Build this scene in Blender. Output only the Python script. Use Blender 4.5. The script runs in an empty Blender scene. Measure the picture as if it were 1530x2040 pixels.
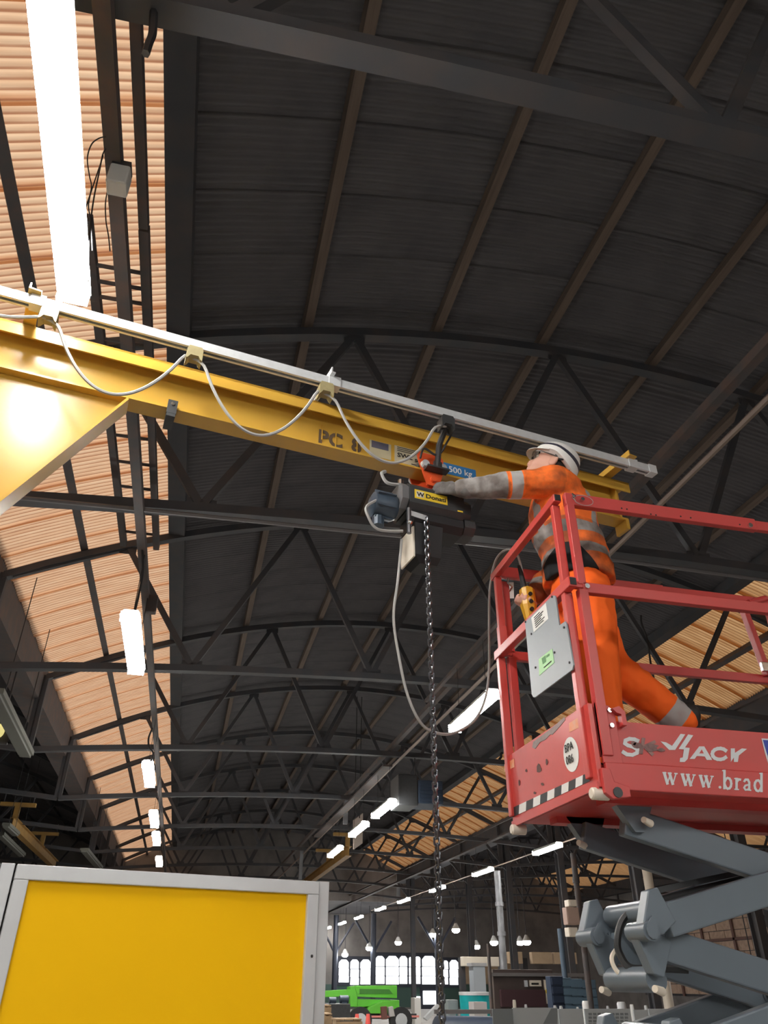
import bpy, bmesh, math, random
from mathutils import Vector, Matrix, Quaternion
random.seed(7)
V = Vector
sc = bpy.context.scene
C = sc.collection

# ---------------------------------------------------------------- camera, sky, sun, exposure
CX, CY, F = 765.0, 1020.0, 1500.0
CAM = V((0, 0, 1.5))
RX, RY, RZ = V((0.9729, 0.1250, 0.1945)), V((-0.2309, 0.5145, 0.8258)), V((0.0032, -0.8483, 0.5295))   # world axes in camera axes (right, down, forward)
cam = bpy.data.cameras.new('camera'); co = bpy.data.objects.new('camera', cam); C.objects.link(co)
cam.sensor_fit = 'VERTICAL'; cam.sensor_height = 36; cam.lens = 36 * F / 2040; cam.clip_end = 300; cam.clip_start = .05
m = Matrix(((RX[0], -RX[1], -RX[2]), (RY[0], -RY[1], -RY[2]), (RZ[0], -RZ[1], -RZ[2]))).to_4x4(); m.translation = CAM
co.matrix_world = m
sc.camera = co
w = bpy.data.worlds.new('overcast_sky'); sc.world = w; w.use_nodes = True
bg = w.node_tree.nodes['Background']; bg.inputs[0].default_value = (.93, .97, 1, 1); bg.inputs[1].default_value = .70
sun = bpy.data.lights.new('sun', 'SUN'); sun.energy = 1.5; sun.angle = .6; sun.color = (1, .95, .88)
so = bpy.data.objects.new('sun', sun); C.objects.link(so); so.rotation_euler = (0, math.radians(-48), math.radians(20))
sc.view_settings.view_transform = 'Standard'; sc.view_settings.look = 'None'; sc.view_settings.gamma = 1
sc.view_settings.use_curve_mapping = False; sc.view_settings.exposure = 0.14
LAMP = 105.0

# ---------------------------------------------------------------- helpers
def ray(u, v):
    d = V(((u - CX) / F, (v - CY) / F, 1)); return V((RX.dot(d), RY.dot(d), RZ.dot(d)))
def at_x(u, v, x): r = ray(u, v); return CAM + r * (x / r.x)
def at_y(u, v, y): r = ray(u, v); return CAM + r * (y / r.y)
def at_z(u, v, z): r = ray(u, v); return CAM + r * ((z - 1.5) / r.z)
def at_p(u, v, p, n): r = ray(u, v); return CAM + r * ((p - CAM).dot(n) / r.dot(n))

MATS = {}
def mat(name, col, rough=.6, metal=0., var=.0, scale=6., bump=0., col2=None, spec=.5, stretch=(1, 1, 1), emit=None, estr=0., trans=0.):
    if name in MATS: return MATS[name]
    M = bpy.data.materials.new(name); M.use_nodes = True; nt = M.node_tree; b = nt.nodes['Principled BSDF']; L = nt.links.new
    b.inputs['Base Color'].default_value = (*col, 1); b.inputs['Roughness'].default_value = rough; b.inputs['Metallic'].default_value = metal
    b.inputs['Specular IOR Level'].default_value = spec
    if trans: b.inputs['Transmission Weight'].default_value = trans
    if emit: b.inputs['Emission Color'].default_value = (*emit, 1); b.inputs['Emission Strength'].default_value = estr
    if var or bump:
        tc = nt.nodes.new('ShaderNodeTexCoord'); mp = nt.nodes.new('ShaderNodeMapping'); mp.inputs['Scale'].default_value = stretch
        nz = nt.nodes.new('ShaderNodeTexNoise'); nz.inputs['Scale'].default_value = scale; nz.inputs['Detail'].default_value = 6
        L(tc.outputs['Object'], mp.inputs[0]); L(mp.outputs[0], nz.inputs['Vector'])
        if var:
            mx = nt.nodes.new('ShaderNodeMix'); mx.data_type = 'RGBA'
            c2 = col2 or tuple(c * .45 for c in col)
            mx.inputs[6].default_value = (*col, 1); mx.inputs[7].default_value = (*c2, 1)
            rp = nt.nodes.new('ShaderNodeValToRGB'); rp.color_ramp.elements[0].position = .42; rp.color_ramp.elements[1].position = .75
            rp.color_ramp.elements[1].color = (var, var, var, 1)
            L(nz.outputs[0], rp.inputs[0]); L(rp.outputs[0], mx.inputs[0]); L(mx.outputs[2], b.inputs['Base Color'])
        if bump:
            bp = nt.nodes.new('ShaderNodeBump'); bp.inputs['Strength'].default_value = bump; bp.inputs['Distance'].default_value = .01
            L(nz.outputs[0], bp.inputs['Height']); L(bp.outputs[0], b.inputs['Normal'])
    MATS[name] = M
    return M

def sheet_mat(name, col, col2):      # dirty translucent plastic roof sheet
    M = bpy.data.materials.new(name); M.use_nodes = True; nt = M.node_tree; L = nt.links.new
    nt.nodes.remove(nt.nodes['Principled BSDF']); out = nt.nodes['Material Output']
    t = nt.nodes.new('ShaderNodeBsdfTranslucent'); d = nt.nodes.new('ShaderNodeBsdfDiffuse'); mx = nt.nodes.new('ShaderNodeMixShader'); mx.inputs[0].default_value = .12
    tc = nt.nodes.new('ShaderNodeTexCoord'); mp = nt.nodes.new('ShaderNodeMapping'); mp.inputs['Scale'].default_value = (.5, 5, 1)
    oi = nt.nodes.new('ShaderNodeObjectInfo'); L(oi.outputs['Random'], mp.inputs['Location'])
    nz = nt.nodes.new('ShaderNodeTexNoise'); nz.inputs['Scale'].default_value = 2.2; nz.inputs['Detail'].default_value = 5
    rp = nt.nodes.new('ShaderNodeValToRGB'); rp.color_ramp.elements[0].position = .35; rp.color_ramp.elements[1].position = .72
    rp.color_ramp.elements[0].color = (*col, 1); rp.color_ramp.elements[1].color = (*col2, 1)
    L(tc.outputs['Object'], mp.inputs[0]); L(mp.outputs[0], nz.inputs['Vector']); L(nz.outputs[0], rp.inputs[0])
    sx = nt.nodes.new('ShaderNodeSeparateXYZ'); L(tc.outputs['Object'], sx.inputs[0])
    def mt(op, a, b):
        n = nt.nodes.new('ShaderNodeMath'); n.operation = op
        for i, x in enumerate((a, b)):
            if isinstance(x, float): n.inputs[i].default_value = x
            else: L(x, n.inputs[i])
        return n.outputs[0]
    sn = mt('SINE', mt('MULTIPLY', sx.outputs[1], 2 * math.pi / .083), 0.); sn = mt('MULTIPLY', mt('SUBTRACT', 0., sn), .5); sn = mt('ADD', sn, .5)
    dn = nt.nodes.new('ShaderNodeTexNoise'); dn.inputs['Scale'].default_value = 3.; L(mp.outputs[0], dn.inputs['Vector'])
    rm = nt.nodes.new('ShaderNodeValToRGB'); rm.color_ramp.elements[0].position = .62; rm.color_ramp.elements[1].position = 1.0
    L(mt('ADD', sn, mt('MULTIPLY', mt('SUBTRACT', dn.outputs[0], .5), .35)), rm.inputs[0])
    dm = nt.nodes.new('ShaderNodeMix'); dm.data_type = 'RGBA'; dm.inputs[7].default_value = tuple(c * k for c, k in zip(col2, (.55, .42, .38))) + (1,)
    L(rm.outputs[0], dm.inputs[0]); L(rp.outputs[0], dm.inputs[6]); L(dm.outputs[2], t.inputs[0]); d.inputs[0].default_value = (.35, .25, .18, 1)
    L(t.outputs[0], mx.inputs[1]); L(d.outputs[0], mx.inputs[2]); L(mx.outputs[0], out.inputs[0])
    return M

def band_mat(name, col, dirt, grey=(.42, .41, .40), black=(.015, .016, .018), rough=.75, scale=9., damt=.8, lo=.5):
    # hi-vis cloth: 'band' < 0 is reflective tape, 'dark' > .5 is black cloth, 'soil' raises the dirt
    M = bpy.data.materials.new(name); M.use_nodes = True; nt = M.node_tree; b = nt.nodes['Principled BSDF']; L = nt.links.new
    b.inputs['Roughness'].default_value = rough; b.inputs['Specular IOR Level'].default_value = .2
    def att(n):
        a = nt.nodes.new('ShaderNodeAttribute'); a.attribute_name = n; return a.outputs['Fac']
    def mth(op, a, bb):
        n = nt.nodes.new('ShaderNodeMath'); n.operation = op; L(a, n.inputs[0])
        if isinstance(bb, float): n.inputs[1].default_value = bb
        else: L(bb, n.inputs[1])
        return n.outputs[0]
    def mix(fac, A, B):
        n = nt.nodes.new('ShaderNodeMix'); n.data_type = 'RGBA'; L(fac, n.inputs[0])
        for i, x in ((6, A), (7, B)):
            if isinstance(x, tuple): n.inputs[i].default_value = (*x, 1)
            else: L(x, n.inputs[i])
        return n.outputs[2]
    tc = nt.nodes.new('ShaderNodeTexCoord'); nz = nt.nodes.new('ShaderNodeTexNoise'); nz.inputs['Scale'].default_value = scale; nz.inputs['Detail'].default_value = 5
    L(tc.outputs['Object'], nz.inputs['Vector'])
    soil = mth('ADD', nz.outputs[0], att('soil'))
    rp = nt.nodes.new('ShaderNodeValToRGB'); rp.color_ramp.elements[0].position = lo; rp.color_ramp.elements[1].position = lo + .3
    rp.color_ramp.elements[1].color = (damt, damt, damt, 1); L(soil, rp.inputs[0])
    tape = mth('LESS_THAN', att('band'), 0.0)
    c = mix(tape, col, grey)
    c = mix(rp.outputs[0], c, dirt)
    c = mix(mth('GREATER_THAN', att('dark'), .5), c, black)
    L(c, b.inputs['Base Color'])
    bp = nt.nodes.new('ShaderNodeBump'); bp.inputs['Strength'].default_value = .5; bp.inputs['Distance'].default_value = .012
    L(nz.outputs[0], bp.inputs['Height']); L(bp.outputs[0], b.inputs['Normal'])
    return M

def tag(o, label=None, cat=None, group=None, kind=None):
    if label: o['label'] = label
    if cat: o['category'] = cat
    if group: o['group'] = group
    if kind: o['kind'] = kind
    return o
def empty(name, loc, label=None, cat=None, group=None, kind=None):
    o = bpy.data.objects.new(name, None); C.objects.link(o); o.location = loc; o.empty_display_size = .1
    return tag(o, label, cat, group, kind)
def world_loc(o):    # everything built here is only translated
    return o.location.copy() if not o.parent else world_loc(o.parent) + o.matrix_parent_inverse.translation + o.location
def link(name, me, parent=None):
    o = bpy.data.objects.new(name, me); C.objects.link(o)
    if parent:
        o.parent = parent
        o.matrix_parent_inverse = Matrix.Translation(-world_loc(parent))
    return o
def copy_tree(o, parent=None):
    c = o.copy(); C.objects.link(c)
    if parent: c.parent = parent
    for ch in [x for x in o.children]: copy_tree(ch, c)
    return c

class MB:
    def __init__(s): s.v, s.f, s.mi, s.cur = [], [], [], 0
    def add(s, vs, fs):
        k = len(s.v); s.v += [tuple(x) for x in vs]
        for q in fs: s.f.append(tuple(i + k for i in q)); s.mi.append(s.cur)
        return s
    def hexa(s, p):     # 8 points, bottom ring then top ring
        return s.add(p, [(3, 2, 1, 0), (4, 5, 6, 7), (0, 1, 5, 4), (1, 2, 6, 5), (2, 3, 7, 6), (3, 0, 4, 7)])
    def box(s, x0, x1, y0, y1, z0, z1):
        return s.hexa([(x0, y0, z0), (x1, y0, z0), (x1, y1, z0), (x0, y1, z0), (x0, y0, z1), (x1, y0, z1), (x1, y1, z1), (x0, y1, z1)])
    def bar(s, a, b, w, h, up=(0, 0, 1)):   # box from a to b, w across, h along up
        a, b, up = V(a), V(b), V(up); d = (b - a).normalized(); r = d.cross(up)
        if r.length < 1e-4: r = d.cross(V((0, 1, 0)))
        r.normalize(); u = r.cross(d).normalized()
        o = [r * (sx * w / 2) + u * (sy * h / 2) for sx, sy in ((-1, -1), (1, -1), (1, 1), (-1, 1))]
        return s.hexa([a + x for x in o] + [b + x for x in o])
    def obox(s, c, ax, ay, az, sx, sy, sz, ch=0.):    # oriented box, chamfered in the ax/az section when ch > 0
        c, ax, ay, az = V(c), V(ax), V(ay), V(az)
        if ch <= 0: pr = [(-1, -1), (1, -1), (1, 1), (-1, 1)]; pr = [(x * sx / 2, z * sz / 2) for x, z in pr]
        else:
            hx, hz = sx / 2, sz / 2
            pr = [(-hx + ch, -hz), (hx - ch, -hz), (hx, -hz + ch), (hx, hz - ch), (hx - ch, hz), (-hx + ch, hz), (-hx, hz - ch), (-hx, -hz + ch)]
        n = len(pr); vs = [c + ax * x + az * z - ay * (sy / 2) for x, z in pr] + [c + ax * x + az * z + ay * (sy / 2) for x, z in pr]
        return s.add(vs, [tuple(range(n)), tuple(range(2 * n - 1, n - 1, -1))] + [(i, i + n, (i + 1) % n + n, (i + 1) % n) for i in range(n)])
    def prism(s, poly, ext):    # 3-D polygon pushed along ext
        n = len(poly); e = V(ext)
        return s.add([V(p) for p in poly] + [V(p) + e for p in poly],
                     [tuple(range(n - 1, -1, -1)), tuple(range(n, 2 * n))] + [(i, (i + 1) % n, (i + 1) % n + n, i + n) for i in range(n)])
    def tube(s, pts, r, n=8, closed=False, rs=None, cap=True, flat=1.0):
        pts = [V(p) for p in pts]; k = len(pts); ring = []; up = V((0, 0, 1)); prev = None
        for i, p in enumerate(pts):
            if closed: d = pts[(i + 1) % k] - pts[i - 1]
            else: d = pts[min(i + 1, k - 1)] - pts[max(i - 1, 0)]
            d.normalize()
            if prev is None:
                x = d.cross(up if abs(d.z) < .95 else V((0, 1, 0))).normalized()
            else: x = (prev - d * prev.dot(d)).normalized()
            prev = x; y = d.cross(x); rr = rs[i] if rs else r
            ring.append([p + x * (rr * math.cos(2 * math.pi * j / n)) + y * (rr * flat * math.sin(2 * math.pi * j / n)) for j in range(n)])
        vs = [q for r_ in ring for q in r_]; fs = []
        for i in range(k if closed else k - 1):
            a, b = i * n, ((i + 1) % k) * n
            for j in range(n): fs.append((a + j, a + (j + 1) % n, b + (j + 1) % n, b + j))
        if cap and not closed: fs += [tuple(range(n - 1, -1, -1)), tuple(range((k - 1) * n, k * n))]
        return s.add(vs, fs)
    def loft(s, rings):         # rings of equal length, capped
        n = len(rings[0]); vs = [q for r_ in rings for q in r_]; fs = []
        for i in range(len(rings) - 1):
            for j in range(n): fs.append((i * n + j, i * n + (j + 1) % n, (i + 1) * n + (j + 1) % n, (i + 1) * n + j))
        fs += [tuple(range(n - 1, -1, -1)), tuple(range((len(rings) - 1) * n, len(rings) * n))]
        return s.add(vs, fs)
    def ell(s, c, ax, ay, az, n=16, k=10):
        c = V(c); rings = []
        for i in range(1, k):
            t = math.pi * i / k
            rings.append([c - V(az) * math.cos(t) + (V(ax) * math.cos(2 * math.pi * j / n) + V(ay) * math.sin(2 * math.pi * j / n)) * math.sin(t) for j in range(n)])
        return s.loft(rings)
    def mesh(s, name, mats):
        me = bpy.data.meshes.new(name); me.from_pydata([tuple(x) for x in s.v], [], s.f); me.update()
        bm = bmesh.new(); bm.from_mesh(me); bmesh.ops.recalc_face_normals(bm, faces=bm.faces); bm.to_mesh(me); bm.free()
        for M in (mats if isinstance(mats, (list, tuple)) else [mats]): me.materials.append(M)
        if any(s.mi):
            for p, i in zip(me.polygons, s.mi): p.material_index = i
        return me
    def build(s, name, mats, parent=None, smooth=False, bevel=0., **kw):
        me = s.mesh(name, mats); o = link(name, me, parent)
        if smooth:
            for p in me.polygons: p.use_smooth = True
        if smooth == 'auto' or (smooth and bevel == 0.): 
            try: me.set_sharp_from_angle(angle=math.radians(40))
            except Exception: pass
        if bevel:
            b = o.modifiers.new('bevel', 'BEVEL'); b.width = bevel; b.segments = 2; b.limit_method = 'ANGLE'
        return tag(o, **kw)

def remesh(mb, name, mats, parent, vox=.008, smooth=4, **kw):
    me = mb.mesh(name + '_raw', mats); o = bpy.data.objects.new('tmp', me); C.objects.link(o)
    r = o.modifiers.new('r', 'REMESH'); r.mode = 'VOXEL'; r.voxel_size = vox; r.use_smooth_shade = True
    s = o.modifiers.new('s', 'SMOOTH'); s.factor = .5; s.iterations = smooth
    dg = bpy.context.evaluated_depsgraph_get(); dg.update()
    nm = bpy.data.meshes.new_from_object(o.evaluated_get(dg)); nm.name = name
    bpy.data.objects.remove(o)
    nm.materials.clear()
    for M in (mats if isinstance(mats, (list, tuple)) else [mats]): nm.materials.append(M)
    for p in nm.polygons: p.use_smooth = True; p.material_index = 0
    return tag(link(name, nm, parent), **kw)

TEXTS = []
def text(body, org, xd, up, h, M, parent, name='lettering', sx=1., shear=0., off=0., align='LEFT', label=None):
    cu = bpy.data.curves.new('t', 'FONT'); cu.body = body; cu.size = h / .72; cu.extrude = .0006; cu.offset = off; cu.shear = shear; cu.align_x = align
    cu.resolution_u = 3
    o = bpy.data.objects.new('t', cu); C.objects.link(o)
    x, u = V(xd).normalized(), V(up).normalized(); n = x.cross(u)
    TEXTS.append((o, Matrix(((x.x * sx, u.x, n.x, org[0]), (x.y * sx, u.y, n.y, org[1]), (x.z * sx, u.z, n.z, org[2]), (0, 0, 0, 1))), M, parent, name, label))
def flush_texts():
    dg = bpy.context.evaluated_depsgraph_get(); dg.update()
    for o, mx, M, parent, name, label in TEXTS:
        me = bpy.data.meshes.new_from_object(o.evaluated_get(dg)); me.transform(mx); me.materials.clear(); me.materials.append(M); me.name = name
        bpy.data.objects.remove(o)
        tag(link(name, me, parent), label)
def decal(polys, p, n, M, parent, name, off=.002, th=.001, **kw):   # flat print: pixel outlines laid on the plane (p, n)
    n = V(n).normalized(); p = V(p)
    if (CAM - p).dot(n) < 0: n = -n
    b = MB()
    for i, poly in enumerate(polys): b.prism([at_p(u, v, p + n * (off + i * 4e-5), n) for u, v in poly], n * -th)   # stepped, so overlapping strokes never lie in one plane
    return b.build(name, M, parent, **kw)
def circle_px(u, v, a, b, n=24, rot=0.): return [(u + a * math.cos(t) * math.cos(rot) - b * math.sin(t) * math.sin(rot), v + a * math.cos(t) * math.sin(rot) + b * math.sin(t) * math.cos(rot)) for t in [2 * math.pi * i / n for i in range(n)]]
def lerp(a, b, t): return a + (b - a) * t

# ---------------------------------------------------------------- materials
iron = mat('dark_roof_steel', (.040, .043, .050), .7, 0, .7, 3, col2=(.07, .055, .05))
iron2 = mat('dark_rusty_steel', (.06, .054, .055), .7, 0, .8, 5, col2=(.11, .065, .05))
timber = mat('old_timber', (.115, .085, .066), .85, 0, .8, 4, col2=(.07, .05, .04), stretch=(8, .4, 8))
roofm = mat('grimy_corrugated_roof', (.082, .079, .085), .8, 0, .8, 1.5, col2=(.05, .049, .056))
skyl = sheet_mat('translucent_sheet_peach', (.95, .65, .42), (.82, .49, .29))
skyr = sheet_mat('translucent_sheet_brown', (.80, .47, .22), (.55, .28, .11))
concrete = mat('shop_floor_concrete', (.34, .33, .31), .6, 0, .6, 2)
wallm = mat('grimy_wall', (.20, .185, .175), .9, 0, .7, 1.2)
red = mat('red_machine_paint', (.55, .062, .058), .38, 0, .5, 7, col2=(.45, .075, .065), bump=.05)
redd = mat('worn_red_paint', (.60, .068, .058), .34, 0, .35, 9, col2=(.44, .06, .05), bump=.08)
ywp = mat('yellow_crane_paint', (.60, .36, .055), .24, 0, .5, 5, col2=(.50, .28, .05), bump=.06)
ywd = mat('yellow_runway_paint', (.33, .19, .05), .5, 0, .6, 4)
galv = mat('galvanised_steel', (.74, .77, .80), .32, .35, .4, 30, col2=(.55, .58, .6))
alum = mat('anodised_aluminium', (.60, .62, .64), .42, .35, .3, 12, col2=(.5, .52, .54))
panel_y = mat('yellow_polycarbonate', (.95, .54, .0), .6, 0, .25, 3, col2=(.87, .47, .0), bump=.12, spec=.15)
armm = mat('slate_grey_paint', (.145, .18, .215), .35, 0, .4, 4, col2=(.12, .15, .18))
blk = mat('black_plastic', (.012, .012, .014), .5)
dgrey = mat('charcoal_casting', (.05, .053, .056), .45, .2, .4, 20)
mblue = mat('blue_grey_motor', (.06, .085, .12), .4, .2, .5, 20)
chrome = mat('bright_steel', (.75, .75, .75), .2, 1.)
steelc = mat('chain_steel', (.17, .18, .20), .3, .9)
cable = mat('grey_cable_sheath', (.36, .36, .35), .5)
cblack = mat('black_rubber', (.02, .02, .022), .55)
white = mat('white_paint', (.80, .80, .78), .4)
offw = mat('off_white_plastic', (.72, .66, .56), .5)
oran = mat('orange_trolley_paint', (.75, .10, .025), .4, 0, .4, 15)
brass = mat('old_brass_plastic', (.34, .29, .15), .5, 0, .5, 20)
lampm = mat('lit_lamp_diffuser', (1, 1, 1), .5, emit=(1., .97, .92), estr=LAMP)
lampf = mat('lit_far_lamp', (1, 1, 1), .5, emit=(.95, .97, 1.), estr=LAMP * .8)
glow = mat('daylit_window_pane', (1, 1, 1), .5, emit=(.95, .97, 1.), estr=2.2)
lamph = mat('lamp_housing', (.5, .5, .48), .5)
ink = mat('black_ink', (.02, .018, .015), .7)
stencil = mat('brown_stencil_paint', (.10, .065, .035), .7)
bluel = mat('blue_label', (.03, .20, .50), .45)
green = mat('lime_green_paint', (.13, .52, .05), .4, 0, .3, 3)
teal = mat('teal_plastic', (.0, .30, .32), .4, 0, .5, 3)
labelw = mat('white_label', (.82, .82, .80), .5)
greenl = mat('pale_green_label', (.40, .72, .36), .5)
skin = mat('skin', (.66, .37, .28), .5, 0, .3, 12, col2=(.6, .30, .22))

def wave_sheet(y0, y1, xs, zf, pitch, amp, per=6, lap=.0):
    """corrugated sheet: ridges run across the hall (x), waves march along y"""
    n = max(2, int(round((y1 - y0) / pitch * per))); vs, fs = [], []
    for i in range(n + 1):
        y = y0 + (y1 - y0) * i / n; dz = amp * math.sin(2 * math.pi * i / per) + lap * (i / n - .5)
        for x in xs: vs.append((x, y, zf(x) + dz))
    k = len(xs)
    for i in range(n):
        for j in range(k - 1): fs.append((i * k + j, i * k + j + 1, (i + 1) * k + j + 1, (i + 1) * k + j))
    return vs, fs

# ---------------------------------------------------------------- the hall
XC, RAD, ZA = 4.27, 15.1, 8.95          # vault axis, radius, crown height
SP = 15.25                               # bay spacing
def roof_z(x): return ZA - (x - XC) ** 2 / (2 * RAD)
def tie_z(x): return 5.70 - .0063 * (x - XC) ** 2
Y0, Y1 = -11.2, 47.0
XL, XR, SLI, SRI = -3.35, 11.89, -1.0, 9.54

MB().box(-19.5, 28, -14.5, 59, -.2, 0).build('floor', concrete, kind='structure')
MB().box(-19.5, -19.2, -14.5, 59, 0, 9).build('wall_left', wallm, kind='structure')
MB().box(27.4, 27.7, -14.5, 59, 0, 9).build('wall_right', wallm, kind='structure')
MB().box(-19.5, 28, -14.8, -14.5, 0, 9.2).build('wall_back', wallm, kind='structure')
gb = MB()
YW = 57.0
for k in (-1, 0):                      # gable wall closing the vaults above tie level
    xs = [XL + k * SP + (XR - XL) * i / 14 for i in range(15)]
    gb.prism([(x, Y1, roof_z(x - k * SP) + .15) for x in xs] + [(xs[-1], Y1, 5.38), (xs[0], Y1, 5.38)], (0, .2, 0))
gb.build('wall_gable', wallm, kind='structure')
lb = MB(); lb.box(-19.5, XR + .3, Y1 + .2, 59, 5.4, 5.55); lb.build('ceiling_lower', roofm, kind='structure')
lb = MB(); lb.box(-19.5, 28, -14.6, Y0 + .02, 8.9, 9.05); lb.build('ceiling_rear', iron, kind='structure')

def arc(a, b, n): return [a + (b - a) * i / n for i in range(n + 1)]
PIT = .8
ceil = empty('ceiling', (XC, 0, 5.5), kind='structure')
vs, fs = wave_sheet(0, PIT + .08, arc(SLI + .06, SRI - .06, 16), roof_z, .083, .014, 6, -.03)
sheet = MB().add(vs, fs).mesh('roof_sheet', roofm)
vs, fs = wave_sheet(0, PIT + .07, arc(XL - .1, SLI + .12, 5), roof_z, .083, .016, 6, -.04)
lsheet = MB().add(vs, fs).mesh('translucent_sheet', skyl)
vs, fs = wave_sheet(0, PIT + .11, arc(SRI - .12, XR + .1, 5), roof_z, .083, .016, 6, -.05)
rsheet = MB().add(vs, fs).mesh('translucent_sheet', skyr)
for me in (sheet, lsheet, rsheet):
    for p in me.polygons: p.use_smooth = True
win1 = empty('window_1', (-2.2, 0, 7.5), kind='structure'); win2 = empty('window_2', (10.7, 0, 7.5), kind='structure')
ns = int((Y1 - Y0) / PIT) + 1
for i in range(ns):
    y = Y0 + i * PIT
    for me, nm, pa in ((sheet, 'roof_sheet', ceil), (lsheet, 'translucent_sheet', win1), (rsheet, 'translucent_sheet', win2)):
        o = link(nm, me, pa); o.location = (0, y, random.uniform(-.004, .004))
# neighbouring bays: dark vault on the left, vault with skylights on the right
vs, fs = wave_sheet(0, 4.75, arc(XL, XR, 20), roof_z, .083, .013, 4)
bigd = MB().add(vs, fs).mesh('roof_sheet', roofm)
vs, fs = wave_sheet(0, 4.75, arc(SLI - .1, SRI + .1, 14), roof_z, .083, .013, 4)
bigm = MB().add(vs, fs).mesh('roof_sheet', roofm)
vs, fs = wave_sheet(0, 4.75, arc(XL, SLI, 5), roof_z, .083, .013, 4)
bigl = MB().add(vs, fs).mesh('translucent_sheet', skyr)
vs, fs = wave_sheet(0, 4.75, arc(SRI, XR, 5), roof_z, .083, .013, 4)
bigr = MB().add(vs, fs).mesh('translucent_sheet', skyr)
win3 = empty('window_3', (XC + SP, 0, 7.5), kind='structure')
for i in range(15):
    y = Y0 + i * 4.72
    if y < Y1: o = link('roof_sheet', bigd, ceil); o.location = (-SP, y, 0)
    o = link('roof_sheet', bigm, ceil); o.location = (SP, y, 0)
    for me in (bigl, bigr): o = link('translucent_sheet', me, win3); o.location = (SP, y, 0)
# valley gutters, edge boards, purlins, runners
tn = 0
def trim(b, M=iron):
    global tn; tn += 1
    return b.build('trim_%d' % tn, M, kind='structure')
for x0 in (XL - .5, XR + .02, XL - SP - .02 + .1, XR + SP - .1):
    trim(MB().box(x0, x0 + .48, Y0, Y1 if x0 < 20 else YW, 6.35, 7.12), iron2 if x0 < 0 else iron)
for x in (SLI + .12, SRI - .12):
    z = roof_z(x) - .14; trim(MB().bar((x, Y0, z), (x, Y1, z), .26, .2), iron)
for x in (-2.28, .6, 2.28, 3.76, 5.4, 7.0, 8.4, 10.8):
    z = roof_z(x) - .085; trim(MB().bar((x, Y0, z), (x, Y1, z), .11, .12, (-(x - XC) / RAD * -1, 0, 1)), timber if 0 < x < 9 else iron2)
for x in (-.5, 2, 4.4, 7, 9):
    for k in (-1, 1):
        z = roof_z(x) - .09; trim(MB().bar((x + k * SP, Y0, z), (x + k * SP, Y1, z), .11, .12), iron)
trim(MB().bar((-.90, Y0, 5.42), (-.90, Y1, 5.42), .085, .085), iron2)
trim(MB().bar((3.95, Y0, 5.80), (3.95, Y1, 5.80), .09, .09), iron2)
trim(MB().bar((9.15, Y0, 5.66), (9.15, Y1, 5.66), .06, .06), iron2)
trim(MB().bar((9.36, 16, 5.37), (9.36, 56.9, 5.33), .16, .05), iron2); trim(MB().bar((3.87, 16, 5.41), (3.87, 25.6, 5.41), .2, .04), iron2); trim(MB().bar((3.45, 6.7, 5.40), (3.45, 11.6, 5.40), .05, .05), iron2)

# ---------------------------------------------------------------- trusses (one built, then copied with its members)
TYS = [2.03 + 4.72 * i for i in range(10)]
def make_truss():
    t = empty('roof_truss', (0, 0, 0))
    b = MB(); n = 26; pts = [XL + .02 + (XR - XL - .04) * i / n for i in range(n + 1)]
    def chord(zf, w, h):
        vs = []
        for x in pts:
            for sy, sz in ((-1, 0), (1, 0), (1, 1), (-1, 1)): vs.append((x, sy * w / 2, zf(x) + sz * h))
        fs = [(3, 2, 1, 0), tuple(n * 4 + i for i in range(4))]
        for i in range(n):
            for j in range(4): fs.append((i * 4 + j, i * 4 + (j + 1) % 4, i * 4 + 4 + (j + 1) % 4, i * 4 + 4 + j))
        return MB().add(vs, fs)
    az = lambda x: roof_z(x) - .30
    chord(az, .13, .12).build('top_chord', iron, t)
    chord(lambda x: tie_z(x) - .05, .14, .10).build('bottom_chord', iron, t)
    top = [-1.6, 1.2, 3.97, 6.8, 9.6]; bot = [-3.2, -.33, 2.5, 5.4, 8.2, 11.6]
    for i, x in enumerate(top):
        for xb in (bot[i], bot[i + 1]):
            zb = az(xb) + .02 if xb in (-3.2, 11.6) else tie_z(xb) + .03
            MB().bar((x, 0, az(x) + .03), (xb, 0, zb), .085, .07, (0, 1, 0)).build('web_member', iron, t)
        MB().box(x - .13, x + .13, -.012, .012, az(x) - .09, az(x) + .04).build('gusset_plate', iron, t)
    for x in bot[1:-1]: MB().box(x - .15, x + .15, -.012, .012, tie_z(x) - .02, tie_z(x) + .13).build('gusset_plate', iron, t)
    for x in (XL + .03, XR - .03): MB().box(x - .05, x + .05, -.05, .05, tie_z(x), roof_z(x) - .2).build('end_post', iron, t)
    return t
proto = make_truss()
ords = ['nearest', 'second', 'third', 'fourth', 'fifth', 'sixth', 'seventh', 'eighth', 'ninth', 'tenth']
tl = {0: 'dark steel roof truss crossing the top of the picture, nearest of the middle bay',
      1: 'dark steel roof truss directly behind the yellow jib beam, its tie passing behind the hoist'}
for i, y in enumerate(TYS):
    t = proto if i == 0 else copy_tree(proto)
    t.location = (0, y, 0)
    tag(t, tl.get(i, '%s dark steel roof truss down the middle bay, counted from the camera' % ords[i]), 'roof truss', 'bowstring trusses of the middle bay')
for k, side in ((-1, 'left'), (1, 'right')):
    for i, y in enumerate(TYS + ([49.2, 53.9] if k > 0 else [])):
        if (k < 0 and i < 1) or (k > 0 and i < 4): continue
        t = copy_tree(proto); t.location = (k * SP, y, 0)
        tag(t, '%s dim roof truss beyond the %s valley gutter, counted from the camera' % ((ords + ['eleventh', 'twelfth'])[i - (1 if k < 0 else 4)], side), 'roof truss', 'bowstring trusses of the %s bay' % side)

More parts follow.
